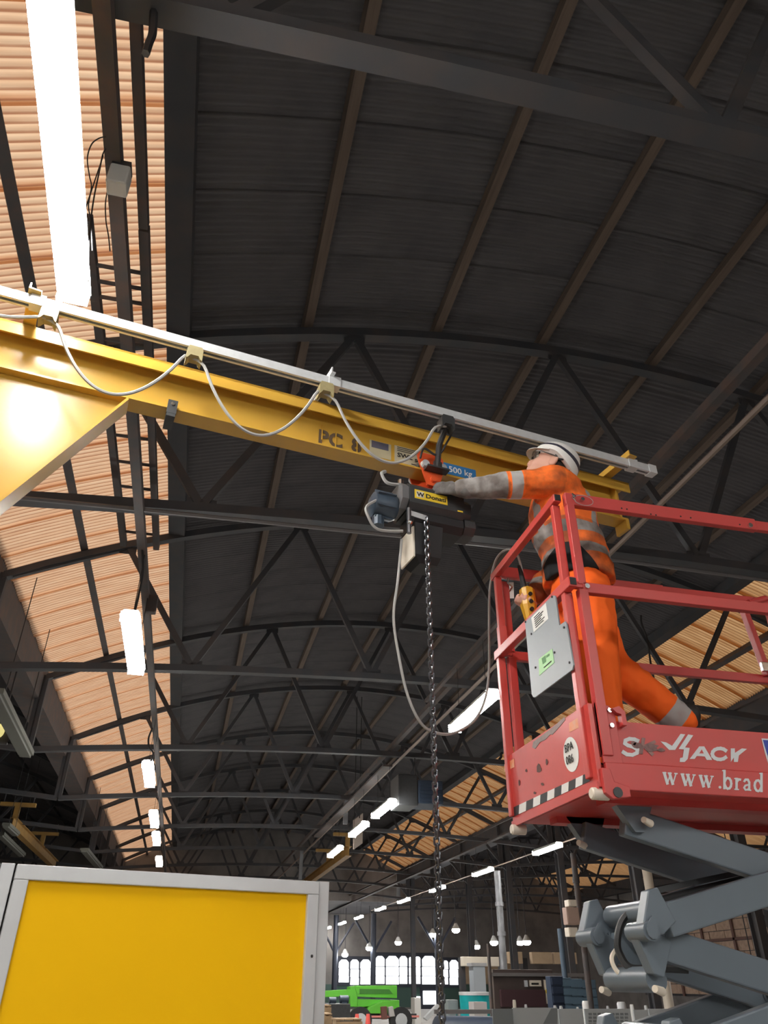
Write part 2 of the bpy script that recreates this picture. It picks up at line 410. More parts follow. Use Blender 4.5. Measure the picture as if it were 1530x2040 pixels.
# columns under the valley gutters
def column(x, y, label, M=iron, grp='valley columns'):
    t = empty('steel_column', (x, y, 0), label, 'column', grp)
    MB().box(x - .11, x + .11, y - .15, y + .15, 0, .04).build('base_plate', M, t)
    b = MB(); b.box(x - .1, x + .1, y - .14, y - .12, .04, 6.35); b.box(x - .1, x + .1, y + .12, y + .14, .04, 6.35); b.box(x - .01, x + .01, y - .12, y + .12, .04, 6.35)
    b.build('shaft', M, t)
    for s in (-1, 1): MB().bar((x, y, 5.2), (x + s * .9, y, 6.2), .08, .1).build('bracket', M, t)
for y in TYS[3:]: column(12.15, y, 'dark steel column standing under the right valley gutter', grp='columns under the right gutter')

# ---------------------------------------------------------------- lamps
def make_lamp():
    t = empty('fluorescent_lamp', (0, 0, 0))
    L = 1.55
    b = MB(); b.prism([(-.1, -L / 2, 0), (.1, -L / 2, 0), (.07, -L / 2, .06), (-.07, -L / 2, .06)], (0, L, 0)); b.build('housing', lamph, t)
    pr = [(-.095, 0), (-.085, -.05), (-.05, -.075), (.05, -.075), (.085, -.05), (.095, 0)]
    MB().prism([(x, -L / 2 + .02, z) for x, z in pr], (0, L - .04, 0)).build('diffuser', lampm, t)
    for s in (-1, 1): MB().box(-.09, .09, s * L / 2 - .012, s * L / 2 + .012, -.07, .03).build('end_cap', lampm, t)
    for y in (-.55, .55): MB().tube([(0, y, .06), (.0, y, .80)], .004, 5).build('suspension_wire', cblack, t)
    return t
lp = make_lamp(); first = True
def place_lamp(x, y, z, label, grp):
    global first
    t = lp if first else copy_tree(lp); first = False
    t.rotation_euler.z = 0; t.scale = (1, 1, 1)
    t.location = (x, y, z); tag(t, label, 'lamp', grp); return t
GL = 'lamps hung along the left skylight'
for i, (y, lab) in enumerate(((2.13, 'large lit strip lamp at the top of the picture, nearest the camera'), (8.05, 'second lit strip lamp along the left skylight, below the ladder end'),
                              (14.2, 'third lit strip lamp along the left skylight'), (18.6, 'fourth lit strip lamp along the left skylight'),
                              (21.4, 'fifth lit strip lamp along the left skylight'), (25.8, 'sixth lit strip lamp along the left skylight, just above the yellow panel'))):
    q = place_lamp(-.87 if i else -.92, y, 4.58, lab, GL)
    if not i: q.rotation_euler.z = .045; q.scale = (.85, 1.2, 1)
for y in (-3.4, -9.0): place_lamp(-.87, y, 4.58, 'unseen strip lamp added behind the camera as fill light', 'lamps behind the camera')
for x, y in ((4.2, -6.5), (4.2, -3.4), (9.4, -3.4), (-6.0, -3.4), (2.0, -9.), (-6., -9.)): place_lamp(x, y, 4.62, 'unseen strip lamp added behind the camera as fill light', 'lamps behind the camera')  # unseen lamps, added as fill to brighten the surfaces facing the camera
place_lamp(3.45, 9.43, 4.58, 'slanting lit strip lamp close to the left side of the red lift cage', 'lamps of the middle row')
place_lamp(3.85, 16.3, 4.60, 'lit strip lamp in front of the far right skylight, nearer of two', 'lamps of the middle row')
place_lamp(3.85, 18.9, 4.60, 'lit strip lamp in front of the far right skylight, farther of two', 'lamps of the middle row')
place_lamp(3.95, 22.6, 4.60, 'lit strip lamp above the distant yellow runway beam', 'lamps of the middle row')
for i, (X, Y, Z) in enumerate(((9.3, 20.3, 4.55), (9.3, 25.4, 4.55), (9.4, 30.8, 4.55), (9.4, 35.9, 4.55), (9.4, 40.4, 4.55), (9.4, 45.6, 4.5), (9.4, 50.5, 4.5), (9.4, 55.5, 4.5))):
    place_lamp(X, Y, Z, ['lit strip lamp right under the red lift platform, nearest of the right row', 'second lit strip lamp of the right row, left of the lift scissor arms', 'third lit strip lamp of the right row, crossed by the hoist chain'][i] if i < 3 else '%s lit strip lamp of the right row, counted from the lift' % ords[i], 'lamps of the right row')

def highbay(u, v, y, label):
    p = at_y(u, v, y); t = empty('high_bay_lamp', p, label, 'lamp', 'far bell lamps')
    MB().tube([p + V((0, 0, .05)), p + V((0, 0, .15)), p + V((0, 0, .3))], .1, 10, rs=[.2, .15, .06]).build('reflector', lamph, t, smooth=True)
    MB().ell(p, (.2, 0, 0), (0, .2, 0), (0, 0, .14), 12, 6).build('bulb', lampf, t)
    MB().tube([p + V((0, 0, .3)), V((p.x, p.y, 5.42 if y > Y1 and p.x < XR else (roof_z(p.x if p.x < XR else p.x - SP) - .02)))], .02, 5).build('stem', iron, t)
for i, (u, v, y) in enumerate(((735, 1889, 50), (793, 1878, 48), (862, 1862, 46), (908, 1853, 40), (949, 1886, 44), (984, 1878, 40), (1036, 1878, 42), (1049, 1877, 38), (1502, 1930, 26), (687, 1902, 52))):
    highbay(u, v, y, 'small lit bell lamp %s' % ['above the left part of the far windows', 'above the middle of the far windows', 'just left of the hoist chain, high over the windows', 'right of the hoist chain near the orange roof slivers',
            'above the teal tank, left one of a pair', 'above the teal tank, beside the steel flue', 'right of the steel flue, left of two', 'right of the steel flue, right of two', 'beside the white wall at the right edge', 'at the far left end of the windows'][i])

# ---------------------------------------------------------------- things up in the left skylight
t = empty('ladder', (-1.02, 3.7, 5.78), 'dark steel ladder lying flat on the roof ties in the left skylight', 'ladder')
for x in (-1.2, -.83): MB().bar((x, 3.6, 5.83), (x, 8.15, 5.83), .065, .075).build('rail', iron2, t)
for y in (4.0, 4.15, 4.3, 4.75, 5.2, 5.62, 6.02, 6.45, 6.9, 7.4, 7.85): MB().tube([(-1.2, y, 5.83), (-.83, y, 5.83)], .016, 6).build('rung', iron2, t)
MB().bar((-.83, -6, 5.83), (-.83, 3.58, 5.83), .06, .075).build('steel_rail', iron2, None)
tag(bpy.data.objects['steel_rail'], 'dark straight steel rail lying on the ties beside the big strip lamp', 'rail')
def rope(name, pts, r, M, label, cat, parent=None, n=6, sub=6):
    P = [V(p) for p in pts]; out = []
    for i in range(len(P) - 1):
        p0, p1, p2, p3 = P[max(i - 1, 0)], P[i], P[i + 1], P[min(i + 2, len(P) - 1)]
        for k in range(sub):
            s = k / sub
            out.append(.5 * ((2 * p1) + (p2 - p0) * s + (2 * p0 - 5 * p1 + 4 * p2 - p3) * s * s + (3 * p1 - p0 - 3 * p2 + p3) * s ** 3))
    out.append(P[-1])
    return MB().tube(out, r, n).build(name, M, parent, smooth=True, label=label) if parent else tag(MB().tube(out, r, n).build(name, M, smooth=True), label, cat)
def px_rope(name, px, y, r, M, label, cat): return rope(name, [at_y(u, v, y if not isinstance(y, (list, tuple)) else y[i]) for i, (u, v) in enumerate(px)], r, M, label, cat)
p = at_z(238, 355, 5.3)
t = empty('junction_box', p, 'pale grey junction box hanging beside the runner by the big strip lamp', 'junction box')
b = MB(); b.box(p.x - .055, p.x + .055, p.y - .05, p.y + .05, p.z - .1, p.z + .06); b.build('body', lamph, t, bevel=.012)
MB().box(p.x - .05, p.x + .05, p.y - .045, p.y + .045, p.z + .06, p.z + .1).build('lid', cblack, t)
MB().tube([p + V((0, 0, .1)), p + V((-.02, 0, .16)), p + V((-.07, 0, .16))], .008, 6).build('cable_tail', cblack, t)
y = p.y
px_rope('supply_cable', [(210, 272), (196, 276), (182, 288), (174, 315), (178, 350), (182, 372), (176, 410), (181, 440), (184, 500)], y - .2, .0035, cblack, 'thin looping cable dropping from the runner beside the big strip lamp', 'cable')
px_rope('supply_cable', [(210, 296), (204, 310), (198, 340), (186, 400), (178, 470), (176, 560)], y - .15, .004, cblack, 'straight thin cable running down to the far end of the big strip lamp', 'cable')
px_rope('supply_cable', [(214, 380), (210, 405), (211, 440), (216, 470), (219, 500)], y + .1, .0035, cblack, 'short thin cable hugging the runner below the junction box', 'cable')
px_rope('supply_cable', [(283, 1090), (284, 1140), (275, 1190), (267, 1222)], 7.4, .012, cblack, 'thin cable dropping to the near end of the second strip lamp', 'cable')
px_rope('supply_cable', [(304, 1450), (296, 1470), (297, 1490), (305, 1500), (300, 1517)], 13.4, .015, cblack, 'thin looping cable above the third strip lamp', 'cable')
px_rope('hanging_strap', [(307, 5), (305, 50), (303, 70), (297, 85), (292, 100), (290, 107)], 2.03, .02, cblack, 'short dark strap hanging from the nearest truss in the left skylight', 'strap')
p = at_z(303, 1200, 5.36)
tag(MB().box(p.x - .06, p.x + .06, p.y - .05, p.y + .05, p.z - .14, p.z + .08).build('switch_box', iron2, None, bevel=.01), 'small dark switch box on the runner above the second strip lamp', 'switch box')

# ---------------------------------------------------------------- the jib crane
TH = math.radians(9.0); D = V((math.cos(TH), math.sin(TH), 0)); N = V((-math.sin(TH), math.cos(TH), 0)); ZB = 3.75
BO = V((.311, 3.013, 0))
def bp(s, n, z): return BO + D * s + N * n + V((0, 0, z))
S0, S1 = -1.75, 1.915
t = crane = empty('jib_crane', bp(-1.75, 0, 0), 'yellow steel jib crane with a long beam marked PC 8 and 500 kg', 'jib crane')
b = MB()
for n0, n1, z0, z1 in ((-.049, .049, 0, .011), (-.004, .004, .011, .232), (-.049, .049, .232, .243)):
    b.hexa([bp(S0, n0, ZB + z0), bp(S1, n0, ZB + z0), bp(S1, n1, ZB + z0), bp(S0, n1, ZB + z0), bp(S0, n0, ZB + z1), bp(S1, n0, ZB + z1), bp(S1, n1, ZB + z1), bp(S0, n1, ZB + z1)])
b.build('beam', ywp, t)
b = MB(); e1 = S1 + .04
for n0, n1, z0, z1 in ((-.064, -.057, .190, .257), (.057, .064, .190, .257), (-.064, .064, .244, .257)):
    b.hexa([bp(S0, n0, ZB + z0), bp(e1, n0, ZB + z0), bp(e1, n1, ZB + z0), bp(S0, n1, ZB + z0), bp(S0, n0, ZB + z1), bp(e1, n0, ZB + z1), bp(e1, n1, ZB + z1), bp(S0, n1, ZB + z1)])
b.build('channel_cap', ywp, t)
b = MB(); b.bar(bp(S1 - .06, 0, ZB + .12), bp(S1 - .05, 0, ZB + .12), .105, .23); b.build('end_plate', ywp, t)
b = MB(); b.bar(bp(S1 - .02, -.0, ZB - .03), bp(S1 + .0, -.0, ZB - .03), .1, .06); b.build('end_stop', ywp, t)
# haunch plate and its edge strip
g = [bp(-.86, 0, ZB), bp(-1.75, 0, ZB), bp(-1.75, 0, ZB - 1.54)]
MB().prism([p - N * .006 for p in g], N * .012).build('gusset_plate', ywp, t)
ed = (g[2] - g[0]).normalized()
MB().bar(g[0] + V((0, 0, -.006)), g[2], .012, .11, N).build('gusset_edge_strip', ywp, t)
MB().tube([bp(-1.9, 0, 0), bp(-1.9, 0, 4.3)], .16, 24).build('column', ywp, t, smooth=True)
MB().box(-1.95, -1.2, 2.4, 3.05, 0, .03).build('base_plate', ywp, t)
# track, its support arms, clamp
TN, TZ = -.225, 4.0
b = MB(); s0, s1 = -1.6, 1.985
for n0, n1, z0, z1 in ((-.02, .02, .02, .024), (-.02, -.016, -.02, .02), (.016, .02, -.02, .02), (-.02, -.008, -.024, -.02), (.008, .02, -.024, -.02)):
    b.hexa([bp(s0, TN + n0, TZ + z0), bp(s1, TN + n0, TZ + z0), bp(s1, TN + n1, TZ + z0), bp(s0, TN + n1, TZ + z0), bp(s0, TN + n0, TZ + z1), bp(s1, TN + n0, TZ + z1), bp(s1, TN + n1, TZ + z1), bp(s0, TN + n1, TZ + z1)])
b.build('festoon_track', galv, t, label='galvanised festoon track')
MB().bar(bp(s1 - .03, TN, TZ - .002), bp(s1 + .022, TN, TZ - .002), .05, .055).build('track_end_stop', galv, t)
for s, Mx, wd in ((1.80, ywp, .05), (.01, galv, .018), (-1.35, ywp, .05)):
    b = MB(); b.bar(bp(s, .06, ZB + .262), bp(s + .03, TN - .05, TZ + .031), wd, .008); b.bar(bp(s - wd / 2, .06, ZB + .275), bp(s + .03 - wd / 2, TN - .05, TZ + .046), .006, .035)
    b.build('track_support_arm', Mx, t)
    MB().bar(bp(s + .015, TN, TZ + .0), bp(s + .075, TN, TZ + .0), .052, .058).build('track_clamp', galv, t)
b = MB(); s = -.665
b.bar(bp(s - .022, -.058, ZB + .0), bp(s + .022, -.058, ZB + .0), .016, .075); b.bar(bp(s - .02, -.01, ZB - .03), bp(s + .02, -.01, ZB - .03), .11, .05)
b.build('travel_stop_clamp', dgrey, t); MB().tube([bp(s, -.07, ZB + .015), bp(s, -.055, ZB + .015)], .01, 8).build('bolt', chrome, t)
# lettering on the web (web plane offset toward the camera)
WN = -.0052
def web_text(body, s, z, h, M, sx=1., off=0., label=None): text(body, bp(s, WN - .0022, ZB + z), D, (0, 0, 1), h, M, crane, 'lettering', sx, off=off, label=label)
def web_plate(s0, s1, z0, z1, M, name='label_plate', label=None, off=0.):
    MB().hexa([bp(s0, WN - .0012 - off, ZB + z0), bp(s1, WN - .0012 - off, ZB + z0), bp(s1, WN + .001, ZB + z0), bp(s0, WN + .001, ZB + z0), bp(s0, WN - .0012 - off, ZB + z1), bp(s1, WN - .0012 - off, ZB + z1), bp(s1, WN + .001, ZB + z1), bp(s0, WN + .001, ZB + z1)]).build(name, M, crane, label=label)
web_text('PC', .055, .045, .085, stencil, .92, .004, 'stencilled PC'); web_text('8', .235, .045, .085, stencil, .92, .004)
for s, z in ((.072, .065), (.146, .04), (.262, .04)): web_plate(s, s + .006, z, z + .095, ywp, 'stencil_bridge', off=.0036)
web_plate(.335, .455, .045, .145, mat('aged_sticker', (.50, .45, .30), .6, 0, .3, 12)); web_plate(.345, .44, .10, .143, mat('faded_navy_print', (.09, .09, .13), .6), 'printed_block', off=.001)
web_plate(.475, .70, .035, .150, mat('aged_sticker_two', (.55, .50, .36), .6, 0, .4, 12)); 
web_text('SWL', .49, .08, .026, ink, 1.2, .001); web_text('500 KG', .59, .072, .02, ink, 1.1, .001)
for k in range(3): web_plate(.49, .60 + .03 * k, .118 + .011 * k, .122 + .011 * k, ink, 'print_line', off=.001)
web_plate(.57, .64, .05, .055, ink, 'print_line', off=.001)
web_plate(.715, .955, .048, .118, bluel, label='blue label reading 500 kg'); text('500 kg', bp(.788, WN - .0025, ZB + .064), D, (0, 0, 1), .038, white, crane, 'lettering', 1.0, off=.0006)

# festoon trolleys and cable
def trolley(s, dark=False, label=''):
    M = brass if not dark else dgrey
    c = bp(s, TN, TZ - .07); t = empty('cable_trolley', c, label, 'cable trolley', 'festoon trolleys')
    pr = [c + D * x + V((0, 0, z)) for x, z in ((-.036, .03), (-.028, .045), (.028, .045), (.036, .03), (.036, -.035), (.028, -.028), (.018, -.01), (-.018, -.01), (-.028, -.028), (-.036, -.035))]
    MB().prism([p - N * .03 for p in pr], N * .06).build('saddle', M, t)
    MB().bar(bp(s - .012, TN, TZ - .03), bp(s + .012, TN, TZ - .03), .012, .03).build('hanger', galv, t)
    for k in (-1, 1): MB().tube([bp(s + .015 * k, TN - .013, TZ - .008), bp(s + .015 * k, TN + .013, TZ - .008)], .009, 8).build('wheel', cblack, t)
    return t
SX = [-1.245, -.62, .015, .67]
for s, lab in zip(SX, ('brass-coloured cable trolley on the track, leftmost, over the crane beam haunch', 'brass-coloured cable trolley on the track above the black travel stop clamp', 'brass-coloured cable trolley hanging beside the thin white track support arm', 'dark cable trolley on the track above the hoist, with the black tow arm')):
    trolley(s, lab.startswith('dark'), lab)
cab = []
def sag(s0, s1, z0, z1, drop, lean=-.015, n=12):
    for i in range(n + 1):
        q = i / n; cab.append(bp(lerp(s0, s1, .5 - .5 * math.cos(math.pi * q) if False else q), TN + lean, lerp(z0, z1, q) - drop * (1 - (2 * q - 1) ** 2)))
zt = TZ - .085
sag(-1.60, SX[0] - .03, zt - .05, zt, .03, n=4); cab.append(bp(SX[0], TN, zt + .01))
sag(SX[0] + .05, SX[1] - .04, zt - .03, zt - .0, .30); cab.append(bp(SX[1], TN, zt + .01))
sag(SX[1] + .05, SX[2] - .04, zt - .03, zt - .0, .33); cab.append(bp(SX[2], TN, zt + .01))
sag(SX[2] + .05, SX[3] - .07, zt - .03, zt - .03, .29); cab.append(bp(SX[3], TN, zt + .01))
rope('festoon_cable', cab, .0075, cable, 'grey flat festoon cable looping between the trolleys along the beam', 'cable', sub=3)

# ---------------------------------------------------------------- chain hoist on its trolley
HS = .66   # position along the beam
t = hoist = empty('chain_hoist', bp(HS, 0, 3.2), 'dark electric chain hoist with yellow name label hanging under the jib beam', 'hoist')
for sgn in (-1, 1):
    b = MB(); pl = [bp(HS + x, sgn * .066, ZB + z) for x, z in ((-.085, .075), (-.07, .10), (-.055, .095), (.05, .095), (.065, .075), (.065, .01), (.05, -.05), (.03, -.10), (-.03, -.10), (-.045, -.06), (-.06, -.01), (-.075, .03))]
    b.prism([p - N * .004 for p in pl], N * .008); b.build('trolley_side_plate', oran, t)
    for x in (-.045, .055):
        MB().tube([bp(HS + x, sgn * .006 + sgn * .01, ZB + .036), bp(HS + x, sgn * .056, ZB + .036)], .026, 12).build('trolley_wheel', steelc, t)
        MB().tube([bp(HS + x, sgn * .068, ZB + .018), bp(HS + x, sgn * .092, ZB + .018)], .022, 12, rs=[.024, .02]).build('axle_nut', galv, t)
MB().tube([bp(HS, -.085, ZB - .065), bp(HS, .085, ZB - .065)], .016, 10).build('suspension_pin', oran, t)
b = MB(); b.prism([bp(HS + x, -.02, ZB + z) for x, z in ((-.075, -.125), (.06, -.125), (.055, -.085), (.03, -.055), (-.035, -.055), (-.07, -.09))], N * .04); b.build('suspension_eye', oran, t)
b = MB(); b.bar(bp(HS - .05, -.097, ZB - .014), bp(HS + .075, -.097, ZB - .014), .05, .010); b.bar(bp(HS - .005, -.097, ZB + .01), bp(HS + .04, -.097, ZB + .01), .014, .05); b.build('tow_bracket', dgrey, t)
MB().tube([bp(HS + .012, -.10, ZB - .01), bp(HS + .014, -.13, ZB + .12), bp(HS + .02, TN + .01, TZ - .06)], .016, 8).build('tow_arm', cblack, t, smooth=True)
HB = HS - .042
HZ = ZB - .235; up = V((0, 0, 1))
MB().obox(bp(HB + .045, 0, HZ + .03), N, D, up, .215, .30, .155, .03).build('housing', dgrey, t)
MB().obox(bp(HB + .06, .0, HZ - .075), N, D, up, .18, .27, .10, .03).build('gear_case', blk, t)
MB().obox(bp(HB - .125, 0, HZ + .035), N, D, up, .205, .035, .15, .04).build('end_cover', mat('grey_end_cover', (.14, .14, .145), .45), t)
MB().obox(bp(HB + .215, 0, HZ + .02), N, D, up, .19, .05, .15, .045).build('end_cover', dgrey, t)
MB().obox(bp(HB + .235, -.01, HZ - .06), N, D, up, .15, .06, .10, .03).build('brake_cover', dgrey, t)
mc = bp(HB - .21, -.0, HZ - .01)
MB().tube([mc + D * x for x in (-.065, -.05, 0, .05, .07)], .07, 14, rs=[.035, .066, .072, .072, .06]).build('motor', mblue, t, smooth=True)
for k in range(7):
    a = k / 7 * 2 * math.pi; MB().bar(mc - D * .045 + (N * math.cos(a) + up * math.sin(a)) * .074, mc + D * .05 + (N * math.cos(a) + up * math.sin(a)) * .074, .008, .012, N * math.cos(a) + up * math.sin(a)).build('motor_fin', mblue, t)
MB().tube([mc + D * -.02 + V((0, 0, -.07)), mc + D * -.02 + V((0, 0, -.12))], .03, 10).build('limit_switch', mblue, t)
MB().tube([bp(HB - .13, -.05, HZ + .1), bp(HB - .13, -.05, HZ + .135)], .014, 8).build('cable_gland', chrome, t)
hp = bp(HB + .045, -.1078, HZ + .0375)
web = lambda s0, s1, z0, z1, M, nm, off, lab=None: MB().hexa([bp(HB + .045 + s0, -.1075 - off, HZ + .03 + z0), bp(HB + .045 + s1, -.1075 - off, HZ + .03 + z0), bp(HB + .045 + s1, -.1072, HZ + .03 + z0), bp(HB + .045 + s0, -.1072, HZ + .03 + z0), bp(HB + .045 + s0, -.1075 - off, HZ + .03 + z1), bp(HB + .045 + s1, -.1075 - off, HZ + .03 + z1), bp(HB + .045 + s1, -.1072, HZ + .03 + z1), bp(HB + .045 + s0, -.1072, HZ + .03 + z1)]).build(nm, M, hoist, label=lab)
yel = mat('yellow_name_label', (.80, .58, .04), .4)
web(-.125, .055, -.022, .030, yel, 'name_label', .001, 'yellow label'); web(-.115, -.075, -.012, .022, mat('silver_mark', (.75, .72, .6), .35), 'emblem_block', .0016)
text('W', bp(HB + .045 - .113, -.1075 - .0025, HZ + .03 - .008), D, up, .024, ink, t, 'lettering', 1.1, off=.001); text('Donati', bp(HB + .045 - .066, -.1075 - .002, HZ + .03 - .008), D, up, .024, ink, t, 'lettering', 1.22, off=.0008)
web(.11, .14, -.045, -.037, yel, 'warning_label', .001)
MB().bar(bp(HB - .1, -.092, HZ - .075), bp(HB - .01, -.092, HZ - .085), .004, .028).build('rating_plate', alum, t)
# chain box
cb = bp(HB + .02, .0, HZ - .135)
b = MB(); o = .075
def ring(c, sx, sy): return [c + D * (x * sx) + N * (y * sy) for x, y in ((-1, -1), (1, -1), (1, 1), (-1, 1))]
b.loft([ring(cb + V((0, 0, .02)) - D * .015, .075, .085), ring(cb + V((0, 0, -.15)) - D * .02, .068, .075), ring(cb + V((0, 0, -.185)) - D * .01, .045, .055)]); b.build('chain_bag', blk, t)
MB().bar(cb - D * .094 + V((0, 0, .0)), cb - D * .093 + V((0, 0, -.165)), .15, .008, D).build('bag_end_panel', offw, t, label='off-white end panel of the chain bag')
# load chain: every link real, one part
lk = MB(); z = HZ - .10; x0 = bp(HB - .015, -.10, 0); i = 0
while z > 1.12:
    a, c2 = (D, N) if i % 2 else (N, D)
    ln = [V((x0.x, x0.y, z)) + a * (.0125 * math.cos(q) * .9) + up * (.0105 * math.sin(q) + (.007 if math.sin(q) > 0 else -.007)) for q in [2 * math.pi * (k + .5) / 8 for k in range(8)]]
    lk.tube(ln, .0046, 5, closed=True); z -= .0255; i += 1
o = lk.build('load_chain', steelc, t, smooth=True); o['kind'] = 'stuff'
hk = V((x0.x, x0.y, 1.10))
MB().tube([hk + up * .05, hk - up * .05], .028, 12).build('hook_block', yel, t)
MB().tube([hk + V((0, 0, -.05)) + D * 0, hk + V((0, 0, -.08))] + [hk + V((0, 0, -.115)) + D * (.035 * math.sin(q)) + up * (.035 * math.cos(q)) for q in [k * math.pi * 1.4 / 8 for k in range(9)]], .011, 8).build('hook', steelc, t, smooth=True)
rope('hoist_lead', [bp(HB - .20, -.02, HZ + .19), bp(HB - .225, -.03, HZ + .165), bp(HB - .20, -.04, HZ + .11), bp(HB - .14, -.05, HZ + .105)], .009, cable, None, None, parent=hoist)
rope('hoist_lead', [mc + V((-.03, -.06, -.0)), mc + V((-.09, -.06, -.05)), mc + V((-.085, -.06, -.10)), mc + V((-.03, -.04, -.16)), bp(HB - .12, -.05, HZ - .16)], .007, cable, None, None, parent=hoist)
rope('hoist_lead', [bp(HB + .03, TN, TZ - .06), bp(HB + .085, TN, TZ - .09), bp(HB + .09, -.15, ZB + .13), bp(HB + .05, -.12, ZB + .06), bp(HB - .02, -.11, ZB + .09), bp(HB - .04, -.1, ZB + .03)], .006, cblack, None, None, parent=hoist)
MB().tube([bp(HB - .105, -.09, HZ - .05), bp(HB - .105, -.09, HZ - .19)], .012, 8).build('strain_relief', steelc, t); MB().ell(bp(HB - .105, -.10, HZ - .135), (.014, 0, 0), (0, .014, 0), (0, 0, .014), 10, 6).build('eyelet', chrome, t)

# pendant control with its long cable
pd = at_y(1052, 1200, 3.12)
t = empty('pendant_control', pd, 'yellow hand-held pendant control box hung on a long grey cable', 'pendant control')
b = MB(); rg = []
for dz, sx, sy in ((.078, .022, .022), (.068, .034, .03), (-.02, .037, .032), (-.065, .028, .026), (-.10, .022, .02)):
    rg.append([pd + V((x * sx, y * sy, dz)) for x, y in ((-1, -.5), (-.5, -1), (.5, -1), (1, -.5), (1, .5), (.5, 1), (-.5, 1), (-1, .5))])
b.loft(rg); b.build('body', mat('yellow_pendant', (.72, .40, .03), .4), t)
for k, dz in enumerate((.03, -.01, -.05)): MB().tube([pd + V((0, -.028, dz)), pd + V((0, -.04, dz))], .01, 10).build('button', blk, t)
rope('hanger_loop', [pd + V((-.015, 0, .07)), pd + V((-.018, 0, .10)), pd + V((.01, 0, .105)), pd + V((.012, 0, .07))], .004, chrome, None, None, parent=t)
MB().tube([pd + V((-.012, 0, .07)), pd + V((-.022, 0, .16)), pd + V((-.03, 0, .20))], .013, 8, rs=[.016, .012, .008]).build('cable_boot', cblack, t)
px = [(800, 1075, 3.09), (797, 1110, 3.08), (792, 1160, 3.06), (784, 1230, 3.05), (795, 1310, 3.05), (812, 1385, 3.06), (838, 1440, 3.08), (868, 1460, 3.12), (905, 1460, 3.2), (945, 1435, 3.3), (967, 1390, 3.38), (974, 1330, 3.42), (974, 1240, 3.43), (976, 1170, 3.42), (988, 1115, 3.38), (1010, 1095, 3.32), (1030, 1105, 3.26), (1041, 1145, 3.18)]
pts = [at_y(*q) for q in px] + [pd + V((-.03, 0, .19))]
rope('pendant_cable', pts, .0065, cable, None, None, parent=t)

# ---------------------------------------------------------------- the scissor lift
XE, XR2, YN, YF = 1.365, 3.02, 2.502, 3.276     # platform end, other end, near side, far side
lift = empty('scissor_lift', (2.2, 2.89, 0), 'red scissor lift raised on grey arms, white lettering on its side, worker aboard', 'scissor lift')
t = lift
def B(nm, M, *bars, bevel=.003, label=None):
    b = MB()
    for q in bars: b.bar(*q)
    return b.build(nm, M, t, bevel=bevel, label=label)
MB().box(XE + .03, XR2, YN + .02, YF - .02, 2.085, 2.165).build('platform_frame', redd, t)
MB().box(XE + .03, XR2, YN + .03, YF - .03, 2.165, 2.175).build('deck_plate', dgrey, t)
MB().box(XE, XE + .022, YN - .005, YF + .03, 2.082, 2.382).build('end_toe_board', redd, t, bevel=.004)
MB().box(XE - .006, XE + .0, YN - .005, YF + .03, 2.076, 2.10).build('end_toe_board_lip', redd, t)
MB().box(XE + .045, XR2, YN, YN + .006, 2.17, 2.322).build('side_toe_board', red, t, bevel=.002)
MB().box(XE + .035, XR2, YN - .012, YN + .01, 2.075, 2.168).build('side_frame_rail', red, t, bevel=.003)
MB().box(XE + .045, XR2, YF - .006, YF, 2.17, 2.322).build('side_toe_board', red, t)
MB().box(XR2 - .01, XR2, YN, YF, 2.17, 2.322).build('end_toe_board', red, t)
# corner bracket with its slotted lug
cb_ = [(XE + .028, YN - .008, z) for z in (2.165,)] 
MB().prism([(XE + .03, YN - .01, 2.165), (XE + .105, YN - .01, 2.165), (XE + .105, YN - .01, 2.345), (XE + .085, YN - .01, 2.375), (XE + .03, YN - .01, 2.385)], (0, .014, 0)).build('corner_bracket', red, t, bevel=.002)
b = MB(); b.prism([(XE + .085, YN - .03, 2.36), (XE + .115, YN - .03, 2.37), (XE + .135, YN - .03, 2.35), (XE + .135, YN - .03, 2.30), (XE + .118, YN - .03, 2.30), (XE + .118, YN - .03, 2.34), (XE + .10, YN - .03, 2.345)], (0, .028, 0)); b.build('locking_lug', red, t)
for z in (2.355, 2.30): MB().tube([(XE + .08, YN - .02, z), (XE + .08, YN - .008, z)], .009, 10).build('bolt', chrome, t)
MB().prism([(XE + .012, YN - .02, 2.145), (XE + .045, YN - .02, 2.145), (XE + .055, YN - .02, 2.10), (XE + .11, YN - .02, 2.085), (XE + .11, YN - .02, 2.05), (XE + .04, YN - .02, 2.04), (XE + .012, YN - .02, 2.06)], (0, .02, 0)).build('hinge_plate', red, t, bevel=.003)
MB().tube([(XE + .06, YN - .024, 2.063), (XE + .06, YN + .02, 2.063)], .018, 12).build('hinge_pin', dgrey, t)
for y in (YN + .015, YF - .005):
    MB().tube([(XE - .025, y, 2.062), (XE - .02, y, 2.062), (XE + .04, y, 2.062)], .021, 14, rs=[.016, .021, .021]).build('bumper_roller', offw, t, smooth=True, label='off-white bumper roller')
T = .038
ZT, ZM, Z0 = 3.292, 2.872, 2.37
